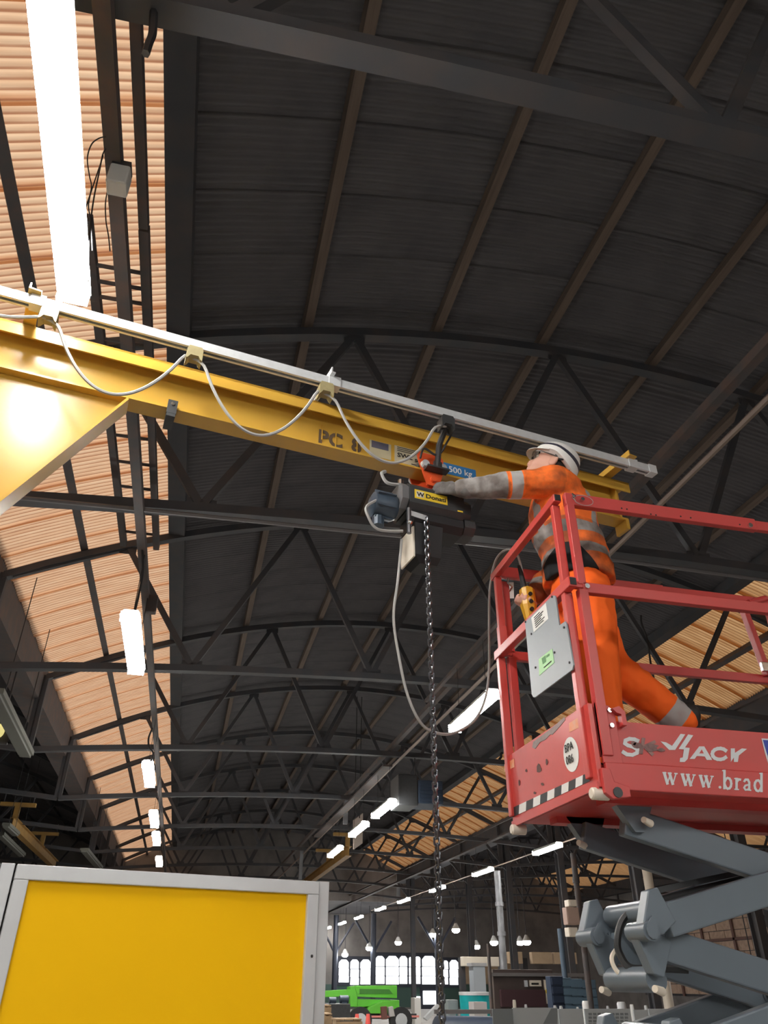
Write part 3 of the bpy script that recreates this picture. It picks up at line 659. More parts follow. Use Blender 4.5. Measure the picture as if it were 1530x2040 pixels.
# end frame
B('end_top_rail', redd, ((XE, YN - .0, ZT), (XE, YF + .02, ZT), .034, .036))
B('end_middle_rail', redd, ((XE - .002, YN - .03, ZM), (XE - .002, YF + .05, ZM), .034, .044))
MB().box(XE - .013, XE + .013, YN - .0335, YN - .0295, ZM - .015, ZM + .015).build('open_tube_mouth', blk, t)
MB().box(XE - .013, XE + .013, YN - .0035, YN + .0005, ZT - .014, ZT + .014).build('open_tube_mouth', blk, t)
for y in (YN + .045, YF - .02):
    B('end_upper_post', redd, ((XE + .005, y, ZM - .02), (XE + .005, y, ZT - .018), .034, .03, (0, 1, 0)))
    B('end_lower_post', redd, ((XE + .004, y if y < 3 else YF + .02, Z0 - .25), (XE + .004, y if y < 3 else YF + .02, ZM - .02), .036, .034, (0, 1, 0)))
B('post_sleeve', redd, ((XE + .005, YF - .02, ZM + .01), (XE + .005, YF - .02, ZM + .13), .04, .038, (0, 1, 0)))
# side frames
for y, s in ((YN, -1), (YF, 1)):
    zt2 = ZT - .006 if s < 0 else ZT + .028
    B('side_top_rail', red, ((XE + .03, y, zt2), (2.34, y, zt2), .03, .06))
    B('side_top_rail', red, ((2.30, y + s * -.002, zt2), (XR2, y, zt2), .024, .05))
    B('side_middle_rail', red, ((XE + .05, y, ZM - .012), (XR2, y, ZM - .012), .03, .046))
    for x in ((XE + .05, 2.52, XR2 - .03) if s < 0 else (XE + .05, XR2 - .03)):
        B('side_upper_post', red, ((x, y, ZM), (x, y, ZT - .03), .036, .03, (0, 1, 0)))
        B('side_lower_post', red, ((x, y, 2.19), (x, y, ZM - .02), .04, .034, (0, 1, 0)))
    B('end_rail_joint', redd, ((XE - .0, y, ZM), (XE + .06, y, ZM), .024, .03))
for z in (ZM - .0, ZT): B('end_rail', red, ((XR2, YN, z), (XR2, YF, z), .034, .04))
# fittings on the corners: spring clips, bolts, lanyard wires, holes
for x, z in ((1.43, ZT), (1.47, ZT - .008)):
    MB().tube([(x, YN - .03, z), (x, YN - .012, z)], .009, 8).build('bolt', chrome, t)
MB().tube([(1.422, YN - .028, ZT + .012), (1.432, YN - .034, ZT - .004), (1.418, YN - .034, ZT - .016), (1.432, YN - .03, ZT - .022)], .004, 6).build('spring_clip', chrome, t)
MB().tube([(1.475 + .045 * math.cos(q), YN - .024, ZT - .012 + .026 * math.sin(q)) for q in [i * math.pi * 2 / 16 for i in range(16)]], .0014, 5, closed=True).build('lanyard_wire', cable, t)
MB().tube([(1.43, YN - .025, ZM - .01), (1.43, YN - .012, ZM - .01)], .011, 10).build('bolt', chrome, t)
for x, z in ((1.66, -.02), (1.685, -.021), (1.80, -.03), (1.825, -.031), (1.95, -.02), (2.0, -.02), (2.25, -.02)): MB().tube([(x, YN - .0165, ZT + z), (x, YN - .0145, ZT + z)], .004, 8).build('rail_hole', blk, t)
MB().tube([(2.30, YN - .026, ZT - .02), (2.30, YN - .013, ZT - .02)], .011, 10).build('bolt', chrome, t)
MB().tube([(XE + .06, YF - .03, ZT - .02), (XE + .05, YF - .04, ZT - .05), (XE + .07, YF - .045, ZT - .075), (XE + .055, YF - .04, ZT - .10)], .005, 6).build('spring_clip', chrome, t)
B('gate_post', red, ((2.80, YF - .03, ZT - .02), (2.84, YF - .03, ZM + .0), .03, .04, (0, 1, 0)))
B('gate_latch', chrome, ((2.81, YF - .06, ZM + .01), (2.81, YF - .06, ZM + .06), .04, .02))
MB().tube([(2.83, YF - .05, ZT - .01), (2.95, YF - .05, ZT + .03)], .018, 10).build('gate_handle', red, t)
decal([[(1475, 1200), (1515, 1205), (1515, 1215), (1475, 1210)]], (0, YF - .016, 0), (0, 1, 0), labelw, t, 'rail_sticker')
# rivets and stickers on the far upper post
decal([[(1014, 1160), (1023, 1160), (1024, 1192), (1016, 1192)]], (0, YF - .04, 0), (0, 1, 0), labelw, t, 'post_sticker')
# grey document board on the end
P0 = V((XE - .024, 0, 0)); NX = (1, 0, 0)
bd = [(1046, 1242), (1048, 1237), (1101, 1186), (1106, 1187), (1114, 1246), (1125, 1238), (1128, 1243), (1142, 1325), (1140, 1334), (1066, 1389), (1062, 1389), (1059, 1383)]
board = MB().prism([at_p(u, v, P0, V(NX)) for u, v in bd], (.006, 0, 0)).build('document_board', mat('grey_board', (.27, .31, .34), .42, 0, .2, 3), t, label='grey document board')
def bdecal(polys, M, nm, off=.0015): return decal(polys, P0, NX, M, board, nm, off)
bdecal([[(1058, 1231), (1087, 1201), (1092, 1233), (1063, 1260)]], labelw, 'notice_label')
for k in range(6):
    q0, q1 = .14 + k * .13, .19 + k * .13
    def lp2(a, b): # a along the slanted text line, b down the label
        x = lerp(lerp(1058, 1063, b), lerp(1087, 1092, b), a); y = lerp(lerp(1231, 1260, b), lerp(1201, 1233, b), a); return (x, y)
    bdecal([[lp2(.16, q0), lp2(.55 + .3 * ((k * 37 % 10) / 10), q0), lp2(.55 + .3 * ((k * 37 % 10) / 10), q1), lp2(.16, q1)]], ink, 'notice_line', .0028)
bdecal([[(1073, 1313), (1100, 1292), (1104, 1320), (1074, 1346)]], greenl, 'green_label'); 
for a in ([(1079, 1312), (1086, 1306), (1087, 1318), (1081, 1323)], [(1088, 1306), (1094, 1302), (1094, 1306), (1088, 1310)]): bdecal([a], mat('green_print', (.12, .30, .12), .6), 'green_print', .0028)
bdecal([[(1083, 1329), (1098, 1316), (1098, 1318), (1083, 1331)]], ink, 'green_print', .0028)
for u, v in ((1047, 1239), (1100, 1189), (1124, 1250), (1135, 1320), (1105, 1300), (1067, 1330), (1059, 1263)):
    p = at_p(u, v, P0, V(NX)); MB().tube([p, p - V((.004, 0, 0))], .005, 8).build('rivet', dgrey, board)
# prints on the end toe board
E0 = V((XE, 0, 0)); WA = V((XE - .001, YN, 0))
def edecal(polys, M, nm, off=.0015, **k): return decal(polys, E0, NX, M, t, nm, off, **k)
edecal([circle_px(1137.5, 1503, 15, 35, 28, -.06)], labelw, 'number_disc', label='white oval number disc')
ydir = (0, -1, .0)
text('BPA', at_p(1127.5, 1501, E0, V(NX)) + V((-.0045, 0, 0)), ydir, (0, 0, 1), .031, ink, t, 'lettering', .98, off=.0)
text('086', at_p(1130.5, 1524.5, E0, V(NX)) + V((-.0045, 0, 0)), ydir, (0, 0, 1), .031, ink, t, 'lettering', .98, off=.0)
for k in range(11):
    a, b_ = k / 11, (k + 1) / 11
    def st(q, d, sl=0): return (lerp(1017, 1172, q) + d * 3 + sl, lerp(1628, 1556, q) - 17 + d * 17 + (8 if False else 0))
    edecal([[st(a + .02, 0), st(b_ + .02, 0), st(b_ - .005, 1), st(a - .005, 1)]], labelw if k % 2 else cblack, 'hazard_stripe')
for u, v, s in ((1145, 1443, 1.), (1014, 1525, .8)):
    edecal([[(u - 12 * s, v - 2), (u + 12 * s, v - 17 * s), (u + 13 * s, v + 4 * s), (u - 11 * s, v + 16 * s)]], mat('faded_orange_sticker', (.80, .28, .12), .5, 0, .5, 30, col2=(.7, .55, .45)), 'worn_sticker')
rust = mat('bare_rusty_metal', (.13, .06, .05), .7, 0, .5, 30)
scr = mat('scraped_grey_metal', (.28, .20, .19), .5, .3, .5, 30)
random.seed(11)
def blob(u, v, a, b, n=11): return [(u + a * math.cos(q) * random.uniform(.6, 1.15), v + b * math.sin(q) * random.uniform(.6, 1.15)) for q in [2 * math.pi * i / n for i in range(n)]]
for u, v, a, b_ in ((1073, 1531, 6, 9), (1089, 1518, 2.5, 6), (1048, 1535, 2, 3.5), (1034, 1560, 2, 6), (1065, 1580, 3, 3), (1080, 1562, 4, 3)): edecal([blob(u, v, a, b_)], rust, 'paint_chip', .0016)
edecal([[(1062, 1478), (1085, 1461), (1110, 1441), (1124, 1428), (1126, 1434), (1116, 1446), (1100, 1464), (1096, 1463), (1086, 1474), (1076, 1478), (1066, 1492), (1060, 1489)]], scr, 'scraped_edge', .0014)
# lettering on the side
S0_ = V((0, YN, 0)); NY = (0, 1, 0)
def sdecal(polys, M, nm, off=.002, y=YN, **k): return decal(polys, V((0, y, 0)), NY, M, t, nm, off, **k)
def stroke(pts, w):
    out = []
    for i in range(len(pts) - 1):
        (x0, y0), (x1, y1) = pts[i], pts[i + 1]; l = math.hypot(x1 - x0, y1 - y0) or 1; nx, ny = -(y1 - y0) / l * w / 2, (x1 - x0) / l * w / 2; ex, ey = (x1 - x0) / l * w * .3, (y1 - y0) / l * w * .3
        out.append([(x0 - ex + nx, y0 - ey + ny), (x1 + ex + nx, y1 + ey + ny), (x1 + ex - nx, y1 + ey - ny), (x0 - ex - nx, y0 - ey - ny)])
    return out
def arcpx(cx, cy, rx, ry, a0, a1, n=10): return [(cx + rx * math.cos(math.radians(lerp(a0, a1, i / n))), cy + ry * math.sin(math.radians(lerp(a0, a1, i / n)))) for i in range(n + 1)]
lw = mat('white_vinyl_letter', (.62, .64, .66), .4); lworn = mat('worn_grey_letter', (.30, .16, .15), .6, 0, .8, 40)
sdecal(stroke([(1271, 1476), (1264, 1473), (1254, 1472), (1246, 1475), (1245, 1481), (1251, 1485), (1261, 1488), (1270, 1493), (1269, 1500), (1260, 1504), (1249, 1503), (1241, 1498)], 7.5), lw, 'letter_s')
sdecal(stroke([(1282, 1472), (1277, 1500)], 7) + stroke([(1304, 1478), (1284, 1487), (1300, 1503)], 6.5), lworn, 'letter_k')
sdecal([[(1316, 1477), (1327, 1479), (1339, 1486), (1356, 1462), (1365, 1463), (1345, 1494), (1333, 1494)]], lw, 'chevron')
sdecal([[(1371, 1463), (1381, 1465), (1362, 1493), (1352, 1492)]], lw, 'chevron'); sdecal([[(1363, 1489), (1374, 1490), (1370, 1512), (1364, 1518), (1354, 1518), (1355, 1510), (1360, 1509)]], lw, 'letter_j', .0024)
sdecal([[(1374, 1512), (1393, 1487), (1403, 1487), (1419, 1514), (1408, 1514), (1404, 1507), (1388, 1506), (1384, 1512)]], lw, 'letter_a')
sdecal([[(1393, 1501), (1398, 1493), (1402, 1501)]], red, 'letter_a_counter', .0026)
sdecal(stroke(arcpx(1434, 1502, 15, 11, -35, -325, 12), 7), lw, 'letter_c')
sdecal([[(1456, 1491), (1464, 1491), (1464, 1500), (1478, 1491), (1488, 1492), (1472, 1505), (1470, 1518), (1462, 1518), (1462, 1509), (1456, 1518)]], lw, 'letter_k')
for u, v, a, b_ in ((1270, 1486, 13, 7), (1298, 1490, 16, 8), (1318, 1494, 8, 4), (1262, 1481, 6, 4)): sdecal([blob(u, v, a, b_)], mat('scuffed_grey_paint', (.22, .12, .115), .6, 0, .8, 60), 'scuff', .0032)
# web address, roman letters with serifs drawn stroke by stroke
def gl(ch, x, y, s):
    P = lambda a, b: (x + a * s, y - b * s * 1.0 + (a * s) * .075)
    S = lambda pts, w: [[p for p in q] for q in stroke([P(*p) for p in pts], (w * 1.3 + .015) * s)]
    if ch == 'w': return S([(.05, .95), (.33, .05)], .17) + S([(.33, .05), (.58, .95)], .07) + S([(.50, .95), (.78, .05)], .17) + S([(.78, .05), (1.05, .95)], .07) + S([(-.06, .97), (.2, .97)], .07) + S([(.38, .97), (.66, .97)], .07) + S([(.94, .97), (1.16, .97)], .07)
    if ch == '.': return [[P(.1 + .12 * math.cos(q), .1 + .12 * math.sin(q)) for q in [i * math.pi / 4 for i in range(8)]]]
    bowl = lambda cx, a0, a1: S([(cx + .28 * math.cos(math.radians(lerp(a0, a1, i / 10))), .48 + .46 * math.sin(math.radians(lerp(a0, a1, i / 10)))) for i in range(11)], .14)
    if ch == 'b': return S([(.12, .02), (.12, 1.55)], .15) + S([(-.04, 1.53), (.12, 1.53)], .07) + bowl(.42, 160, -160)
    if ch == 'r': return S([(.12, .03), (.12, .95)], .15) + S([(-.04, .93), (.14, .93)], .07) + S([(-.04, .03), (.3, .03)], .07) + S([(.16, .68), (.3, .9), (.45, .88)], .13)
    if ch == 'a': return S([(.52, .05), (.52, .7), (.4, .93), (.2, .92), (.1, .75)], .13) + S([(.52, .52), (.2, .42), (.08, .22), (.2, .05), (.4, .08), (.52, .25)], .11) + S([(.5, .06), (.66, .04)], .08)
    if ch == 'd': return S([(.66, .02), (.66, 1.55)], .15) + S([(.5, 1.53), (.66, 1.53)], .07) + bowl(.36, 20, 340)
x = 1322
for ch, adv in (('w', 36), ('w', 36), ('w', 38), ('.', 8.5), ('b', 24), ('r', 16), ('a', 21), ('d', 28)):
    sdecal(gl(ch, x, 1562 + (x - 1322) * .078, 23.5), lw, 'letter_' + ('stop' if ch == '.' else ch), .002, YN - .012); x += adv
sdecal([[(1517, 1471), (1560, 1474), (1560, 1526), (1531, 1523), (1524, 1500)]], lw, 'blue_sticker_border'); sdecal([[(1520, 1474), (1560, 1477), (1560, 1522), (1534, 1519), (1527, 1498)]], mat('royal_blue_sticker', (.02, .05, .35), .4), 'blue_sticker', .0028)
# scissor pack
YA, YB = 2.69, 3.08; XL_, XR_ = 1.56, 2.95; AW, AH = .048, .105
lev = [2.015, 1.665, 1.635, 1.285, 1.255, .905, .875, .525]
for k in range(4):
    zt_, zb_ = lev[2 * k], lev[2 * k + 1]
    for y, s in ((YA, -1), (YB, 1)):
        for a, b_, yo, nm in (((XL_, zt_), (XR_, zb_), 0.0 if k % 2 else .0, 'scissor_arm'), ((XL_, zb_), (XR_, zt_), 0, 'scissor_arm')):
            down = a[1] > b_[1]; yy = y + (s * .026 if down == (k % 2 == 0) else -s * .026) if k else y + (s * .026 if down else -s * .026)
            yy = y + (-s * .027 if down else s * .027)
            b = MB(); b.bar((a[0] + (.07 if k or not down else 0), yy, lerp(a[1], b_[1], .05 if k or not down else 0)), (b_[0], yy, b_[1]), AW, AH, (0, 0, 1))
            b.build(nm, armm, t, bevel=.006)
            MB().tube([((XL_ + XR_) / 2, yy - .03, (zt_ + zb_) / 2), ((XL_ + XR_) / 2, yy + .03, (zt_ + zb_) / 2)], .03, 14).build('pivot_boss', armm, t)
    MB().tube([(2.255, YA - .06, (zt_ + zb_) / 2), (2.255, YB + .06, (zt_ + zb_) / 2)], .02, 12).build('pivot_pin', steelc, t)
    if k:
        for z, x in ((zt_ - .125, XL_ + .045),): MB().tube([(x, YA + .04, z), (x, YB - .04, z)], .040, 18).build('cross_tube', armm, t, smooth=True)
    for z, x in ((zb_ + .055, XL_ + .09),): MB().tube([(x, YA + .02, z), (x, YB - .02, z)], .040, 18).build('cross_tube', armm, t, smooth=True)
    # knuckles where two pairs of arms meet
    for y, s in ((YA, -1), (YB, 1)):
        for xk, sx in ((XL_, 1), (XR_, -1)):
            if k == 3: continue
            zk = (zb_ + lev[2 * k + 2]) / 2
            for sg in (1, -1):
                pl = [(xk - .03 * sx, zk + sg * .015), (xk + .012 * sx, zk + sg * .125), (xk + .05 * sx, zk + sg * .135), (xk + .10 * sx, zk + sg * .03), (xk + .04 * sx, zk - sg * .012)]
                yk = y + (s * .03 if sg > 0 else -s * .022)
                MB().prism([(a_, yk - .027, z_) for a_, z_ in pl], (0, .054, 0)).build('knuckle', armm, t, bevel=.004)
            MB().tube([(xk - .005 * sx, y - .065, zk), (xk - .005 * sx, y + .065, zk)], .032, 18).build('knuckle_pin', armm, t, smooth=True)
            MB().prism([(xk - .005 * sx + .022 * math.cos(q) * sx + (.012 * sx if abs(q - 1.57) < .5 else 0), y - .067, zk + .026 * math.sin(q) + (.02 if abs(q - 1.57) < .5 else 0)) for q in [i * math.pi / 5 for i in range(10)]], (0, -.006, 0)).build('pin_keeper', armm, t)
def cap_at(u, v, y, r=.014):
    p = at_y(u, v, y); MB().tube([p + V((-.02, -.012, .004)), p + V((.02, .012, -.004))], r, 14, rs=[r * .8, r]).build('end_cap', offw, t, smooth=True, label='off-white slide pad')
for u, v, y in ((1289, 1637, YA - .05), (1159, 1682, YB - .05), (1312, 1973, YA - .05), (1205, 1974, YB - .05)): cap_at(u, v, y)
# platform support brackets at the top of the arms
for y in (YA, YB): MB().prism([(XL_ - .06, y - .02, 2.09), (XL_ + .12, y - .02, 2.09), (XL_ + .06, y - .02, 1.97), (XL_ + .02, y - .02, 1.97)], (0, .04, 0)).build('arm_bracket', armm, t)
MB().box(XL_ - .1, XR_ + .05, YA - .05, YA + .02, 2.06, 2.09).build('slide_channel', red, t); MB().box(XL_ - .1, XR_ + .05, YB - .02, YB + .05, 2.06, 2.09).build('slide_channel', red, t)
rope('hydraulic_hose', [(2.3, 2.86, 1.885), (1.9, 2.87, 1.80), (1.68, 2.88, 1.745), (1.60, 2.89, 1.70), (1.57, 2.90, 1.63), (1.575, 2.90, 1.585), (1.60, 2.88, 1.545), (1.68, 2.84, 1.545), (1.75, 2.76, 1.54)], .013, dgrey, None, None, parent=t)
rope('hydraulic_hose', [(1.60, 2.96, 1.61), (1.565, 2.95, 1.575), (1.575, 2.93, 1.53), (1.64, 2.9, 1.50)], .009, offw, None, None, parent=t)
MB().bar((1.7, 2.84, 1.79), (2.9, 2.86, 2.02), .02, .02).build('cable_tray', dgrey, t)
# chassis, wheels
MB().box(1.42, 3.08, 2.55, 3.22, .12, .5).build('chassis', red, t, bevel=.02)
for x in (1.58, 2.92):
    for y, s in ((2.53, -1), (3.24, 1)):
        wb = MB(); wb.tube([(x, y - .05, .19), (x, y + .05, .19)], .19, 24); wb.build('wheel', cblack, t, smooth=True)
        MB().tube([(x, y + s * .052, .19), (x, y + s * .056, .19)], .09, 16).build('hub', white, t)

# ---------------------------------------------------------------- yellow screen panels
def screen(A, Bv, z1, name_label, post=True, right_post=True):
    A, Bv = V(A), V(Bv); d = (Bv - A).normalized(); n = V((-d.y, d.x, 0)); t = empty('welding_screen', (A + Bv) / 2, name_label, 'screen panel')
    w = .049; U = V((0, 0, 1)); q = lambda a, z: a + U * z
    MB().bar(q(A, z1 - w / 2), q(Bv, z1 - w / 2), .04, w).build('top_rail', alum, t, bevel=.003)
    MB().bar(q(A, .12), q(Bv, .12), .04, w).build('bottom_rail', alum, t)
    MB().bar(q(A + d * w / 2, .12), q(A + d * w / 2, z1 - w), .04, w, d).build('stile', alum, t, bevel=.003)
    MB().bar(q(Bv - d * w / 2, .12), q(Bv - d * w / 2, z1 - w), .04, w, d).build('stile', alum, t, bevel=.003)
    MB().bar(q((A + Bv) / 2, .14), q((A + Bv) / 2, z1 - w), .006, (Bv - A).length - 2 * w + .01, d).build('infill_sheet', panel_y, t)
    if right_post:
        pc = Bv + d * .026 + n * .012
        MB().bar(q(pc, 0), q(pc, z1 + .002), .042, .045, d).build('post', alum, t, bevel=.002)
        MB().box(pc.x - .1, pc.x + .1, pc.y - .1, pc.y + .1, 0, .012).build('foot_plate', alum, t)
        k = q(Bv - d * .02 - n * .022, 1.585); MB().ell(k, (.005, 0, 0), (0, .004, 0), (0, 0, .006), 8, 6).build('rivet', blk, t)
    return t
ZP = 1.85
A = at_z(34, 1722, ZP); Bp = at_z(633, 1757, ZP); A.z = Bp.z = 0
screen(A, Bp, ZP, 'yellow screen panel in an aluminium frame at the lower left')
d = (Bp - A).normalized(); n = V((-d.y, d.x, 0))
screen(A - d * 1.2 - d * .055, A - d * .055, ZP, 'aluminium framed screen panel only whose post shows at the left edge')

# ---------------------------------------------------------------- the worker
fw = V((-.94, .34, 0)); lf = V((-.34, -.94, 0)); UP = V((0, 0, 1))
PER = V((1.68, 2.97, 2.176))
t = man = empty('person', PER, 'worker in orange hi-vis clothing and white helmet reaching from the lift to the hoist', 'person')
def ring_e(c, ax, ay, a, b, n=18): return [c + ax * (a * math.cos(2 * math.pi * k / n)) + ay * (b * math.sin(2 * math.pi * k / n)) for k in range(n)]
def limb(mb, pts, rs, n=14, flat=1.):
    P = [V(p) for p in pts]; out, rr = [], []
    for i in range(len(P) - 1):
        p0, p1, p2, p3 = P[max(i - 1, 0)], P[i], P[i + 1], P[min(i + 2, len(P) - 1)]
        for k in range(5):
            s = k / 5; out.append(.5 * ((2 * p1) + (p2 - p0) * s + (2 * p0 - 5 * p1 + 4 * p2 - p3) * s * s + (3 * p1 - p0 - 3 * p2 + p3) * s ** 3)); rr.append(lerp(rs[i], rs[i + 1], s))
    out.append(P[-1]); rr.append(rs[-1])
    mb.tube(out, 0, n, rs=rr, flat=flat); d0, d1 = out[0], out[-1]
    for c, r in ((d0, rr[0]), (d1, rr[-1])): mb.ell(c, (r * .97, 0, 0), (0, r * .97, 0), (0, 0, r * .97), 12, 8)
# joints
PEL = V((1.67, 2.97, 3.10)); CHE = V((1.63, 2.97, 3.50)); NEC = V((1.65, 2.97, 3.645))
SHL = V((1.56, 2.815, 3.605)); ELL = V((1.30, 2.86, 3.585)); WRL = V((1.075, 2.965, 3.590))
SHR = V((1.67, 3.135, 3.60)); ELR = V((1.70, 3.25, 3.35)); WRR = V((1.50, 3.19, 3.13))
HIL = V((1.655, 2.885, 3.06)); KNL = V((1.625, 2.86, 2.64)); ANL = V((1.63, 2.875, 2.27))
HIR = V((1.69, 3.05, 3.06)); KNR = V((1.80, 3.0, 2.74)); ANR = V((2.10, 2.98, 2.475))
HC = V((1.600, 2.965, 3.808))
tilt = math.radians(33); hf = (fw * math.cos(tilt) + UP * math.sin(tilt)); hu = (UP * math.cos(tilt) - fw * math.sin(tilt)); hl = lf
# body: one surface from head to boots
mb = MB()
mb.ell(HC + hu * .02, hl * .074, hf * .094, hu * .10, 20, 14)
mb.ell(HC + hf * .035 - hu * .055, hl * .055, hf * .062, hu * .055, 16, 10)          # jaw
mb.ell(HC + hf * .078 - hu * .083, hl * .024, hf * .020, hu * .018, 12, 8)            # chin
mb.ell(HC + hf * .055 - hu * .012, hl * .052, hf * .042, hu * .05, 14, 10)            # cheeks and mouth
mb.loft([[HC + hf * f_ + hu * u_ + hl * (s * w_) + hu * (z * .008) for s, z in ((-1, -1), (1, -1), (1, 1), (-1, 1))] for f_, u_, w_ in ((.085, .022, .009), (.102, -.002, .012), (.118, -.030, .016), (.09, -.036, .012))])  # nose
for sg in (-1, 1): mb.ell(HC + hf * .098 - hu * (.058 + .006 * sg), hl * .022, hf * .009, hu * .006, 10, 6)   # lips
for s in (-1, 1):
    mb.ell(HC + hl * (.086 * s) - hf * .014 - hu * .010, hl * .011, hf * .022, hu * .034, 12, 8)    # ears
    mb.ell(HC + hl * (.094 * s) - hf * .028 - hu * .006, hl * .009, hf * .009, hu * .032, 10, 6)
limb(mb, [NEC - UP * .06, NEC + UP * .05 , HC - hu * .05 - hf * .02], [.068, .058, .055])
mb.loft([ring_e(PEL + UP * -.06, lf, fw, .155, .105), ring_e(PEL + UP * .05, lf, fw, .16, .112), ring_e(PEL + UP * .16 + V((-.01, 0, 0)), lf, fw, .145, .105), ring_e(CHE, lf, fw, .175, .115), ring_e(CHE + UP * .13, lf, fw, .16, .095), ring_e(NEC, lf, fw, .08, .07)])
limb(mb, [SHL, ELL, WRL], [.055, .040, .028]); limb(mb, [SHR, ELR, WRR], [.055, .040, .028])
limb(mb, [HIL, KNL, ANL], [.085, .055, .040]); limb(mb, [HIR, KNR, ANR], [.085, .055, .040])
limb(mb, [ANL, ANL + fw * .12 - UP * .055], [.04, .035]); limb(mb, [ANR, ANR - UP * .15 + fw * .06], [.04, .035])
def hand(mb, wr, d, side, palm_n, curl, sc=1., thumb_side=1):
    """palm then five fingers; palm_n is the way the fingers curl"""
    d = d.normalized(); pn = (palm_n - d * palm_n.dot(d)).normalized(); s_ = d.cross(pn) * thumb_side
    mb.loft([ring_e(wr + d * q * sc, s_, pn, a * sc, b * sc, 12) for q, a, b in ((-.015, .027, .021), (.02, .034, .018), (.06, .042, .016), (.088, .040, .013))])
    tips = []
    for k, (o, ln) in enumerate(((.031, .074), (.011, .082), (-.010, .077), (-.030, .060))):
        b0 = wr + d * (.085 * sc) + s_ * (o * sc); a = 0; p = b0; pts = [wr + d * (.055 * sc) + s_ * (o * .9 * sc), b0]
        for seg, c in ((.42, curl), (.33, curl * 1.25), (.25, curl * .9)):
            a += c; p = p + (d * math.cos(a) + pn * math.sin(a) + s_ * (o * .8)) * (ln * seg * sc); pts.append(p)
        mb.tube(pts, 0, 8, rs=[.0095 * sc, .010 * sc, .0095 * sc, .0085 * sc, .0065 * sc]); mb.ell(pts[-1], (.0065 * sc, 0, 0), (0, .0065 * sc, 0), (0, 0, .0065 * sc), 8, 6)
    tb = [wr + d * (.02 * sc) + s_ * (.022 * sc), wr + d * (.045 * sc) + s_ * (.048 * sc) + pn * (.012 * sc), wr + d * (.075 * sc) + s_ * (.058 * sc) + pn * (.03 * sc), wr + d * (.095 * sc) + s_ * (.05 * sc) + pn * (.045 * sc)]
    mb.tube(tb, 0, 8, rs=[.014 * sc, .0125 * sc, .011 * sc, .007 * sc]); mb.ell(tb[-1], (.007 * sc, 0, 0), (0, .007 * sc, 0), (0, 0, .007 * sc), 8, 6)
DL = V((-.88, .40, .24)); DR = V((-.62, -.45, -.55))
hand(mb, WRR, DR, 1, V((-.1, -.55, .3)), .75, 1.0, -1)
hand(mb, WRL, DL, 1, V((.25, .9, -.15)), .42, .80, -1)
tee = mat('black_undershirt', (.012, .013, .016), .85)
body = remesh(mb, 'body', [skin, tee], t, .0055, 3)
for p in body.data.polygons:
    c = p.center
    if c.z < 3.66 and (c - PEL).xy.length < .33 and (c - WRR).length > .14: p.material_index = 1
# hair
mb = MB(); mb.ell(HC + hu * .012 - hf * .022, hl * .079, hf * .088, hu * .092, 18, 12)
hair = remesh(mb, 'hair', mat('dark_hair', (.015, .013, .012), .7), t, .006, 2)
# cut the hair away from the face
bm = bmesh.new(); bm.from_mesh(hair.data)
bmesh.ops.delete(bm, geom=[v for v in bm.verts if (v.co - HC).dot(hf) > .03 or (v.co - HC).dot(hu) < -.045 or ((v.co - HC).dot(hf) > -.008 and (v.co - HC).dot(hu) < .03)], context='VERTS'); bm.to_mesh(hair.data); bm.free()
# eyes, brow, glasses
for s in (-1, 1):
    e = HC + hf * .082 + hu * .016 + hl * (.031 * s)
    MB().ell(e, hl * .012, hf * .010, hu * .008, 10, 6).build('eye', white, t, smooth=True)
    MB().ell(e + hf * .008, hl * .005, hf * .004, hu * .005, 8, 6).build('iris', ink, t)
    MB().tube([e + hu * .02 - hl * .018, e + hu * .024 + hf * .004, e + hu * .018 + hl * .02 * 1], .004, 6).build('eyebrow', mat('dark_hair', (.015, .013, .012), .7), t)
g = MB(); GP = lambda a, f_, u_: HC + hl * a + hf * f_ + hu * u_
for s in (-1, 1):
    g.tube([GP(.088 * s, -.015, .024), GP(.088 * s, .02, .022), GP(.082 * s, .07, .022), GP(.062 * s, .098, .022)], .0035, 6)
g.tube([GP(-.062, .098, .030), GP(-.03, .116, .032), GP(0, .120, .032), GP(.03, .116, .032), GP(.062, .098, .030)], .0035, 6)
gl_ = g.build('safety_glasses', mat('dark_glasses_frame', (.06, .05, .045), .3), t, smooth=True)
lens = mat('clear_lens', (.85, .88, .9), .08, trans=1.)
for s in (-1, 1): MB().prism([GP(.006 * s, .119, .030), GP(.032 * s, .115, .030), GP(.062 * s, .098, .028), GP(.060 * s, .094, .002), GP(.035 * s, .106, -.008), GP(.010 * s, .112, .0)], hf * .0018).build('lens', lens, gl_)
# helmet: shell, brim, dark band, ridge
hc = HC + hu * .045; sh = MB(); rings = []
for i in range(11):
    q = math.pi / 2 * i / 10.6; rings.append(ring_e(hc + hu * (.105 * math.sin(q)) - hf * .012, hl, hf, .106 * math.cos(q) ** .85, .133 * math.cos(q) ** .85, 36))
inner = [ring_e(hc + hu * (.098 * math.sin(q)) - hf * .012, hl, hf, .1 * math.cos(q) ** .85, .127 * math.cos(q) ** .85, 36) for q in [math.pi / 2 * i / 10.6 for i in range(10, -1, -1)]]
def hdrop(rg, f_=1.):   # lower the back of the rim
    return [p - hu * (.052 * f_ * max(0, -((p - hc).dot(hf)) / .13) ** 1.0) for p in rg]
rings[0] = hdrop(rings[0]); rings[1] = hdrop(rings[1], .8); rings[2] = hdrop(rings[2], .6); rings[3] = hdrop(rings[3], .4); rings[4] = hdrop(rings[4], .2)
inner[-1] = hdrop(inner[-1]); inner[-2] = hdrop(inner[-2], .8); inner[-3] = hdrop(inner[-3], .6); inner[-4] = hdrop(inner[-4], .4); inner[-5] = hdrop(inner[-5], .2)
k = len(rings); sh.loft(rings + inner)
helm = sh.build('helmet', white, t, smooth=True, label='white safety helmet')
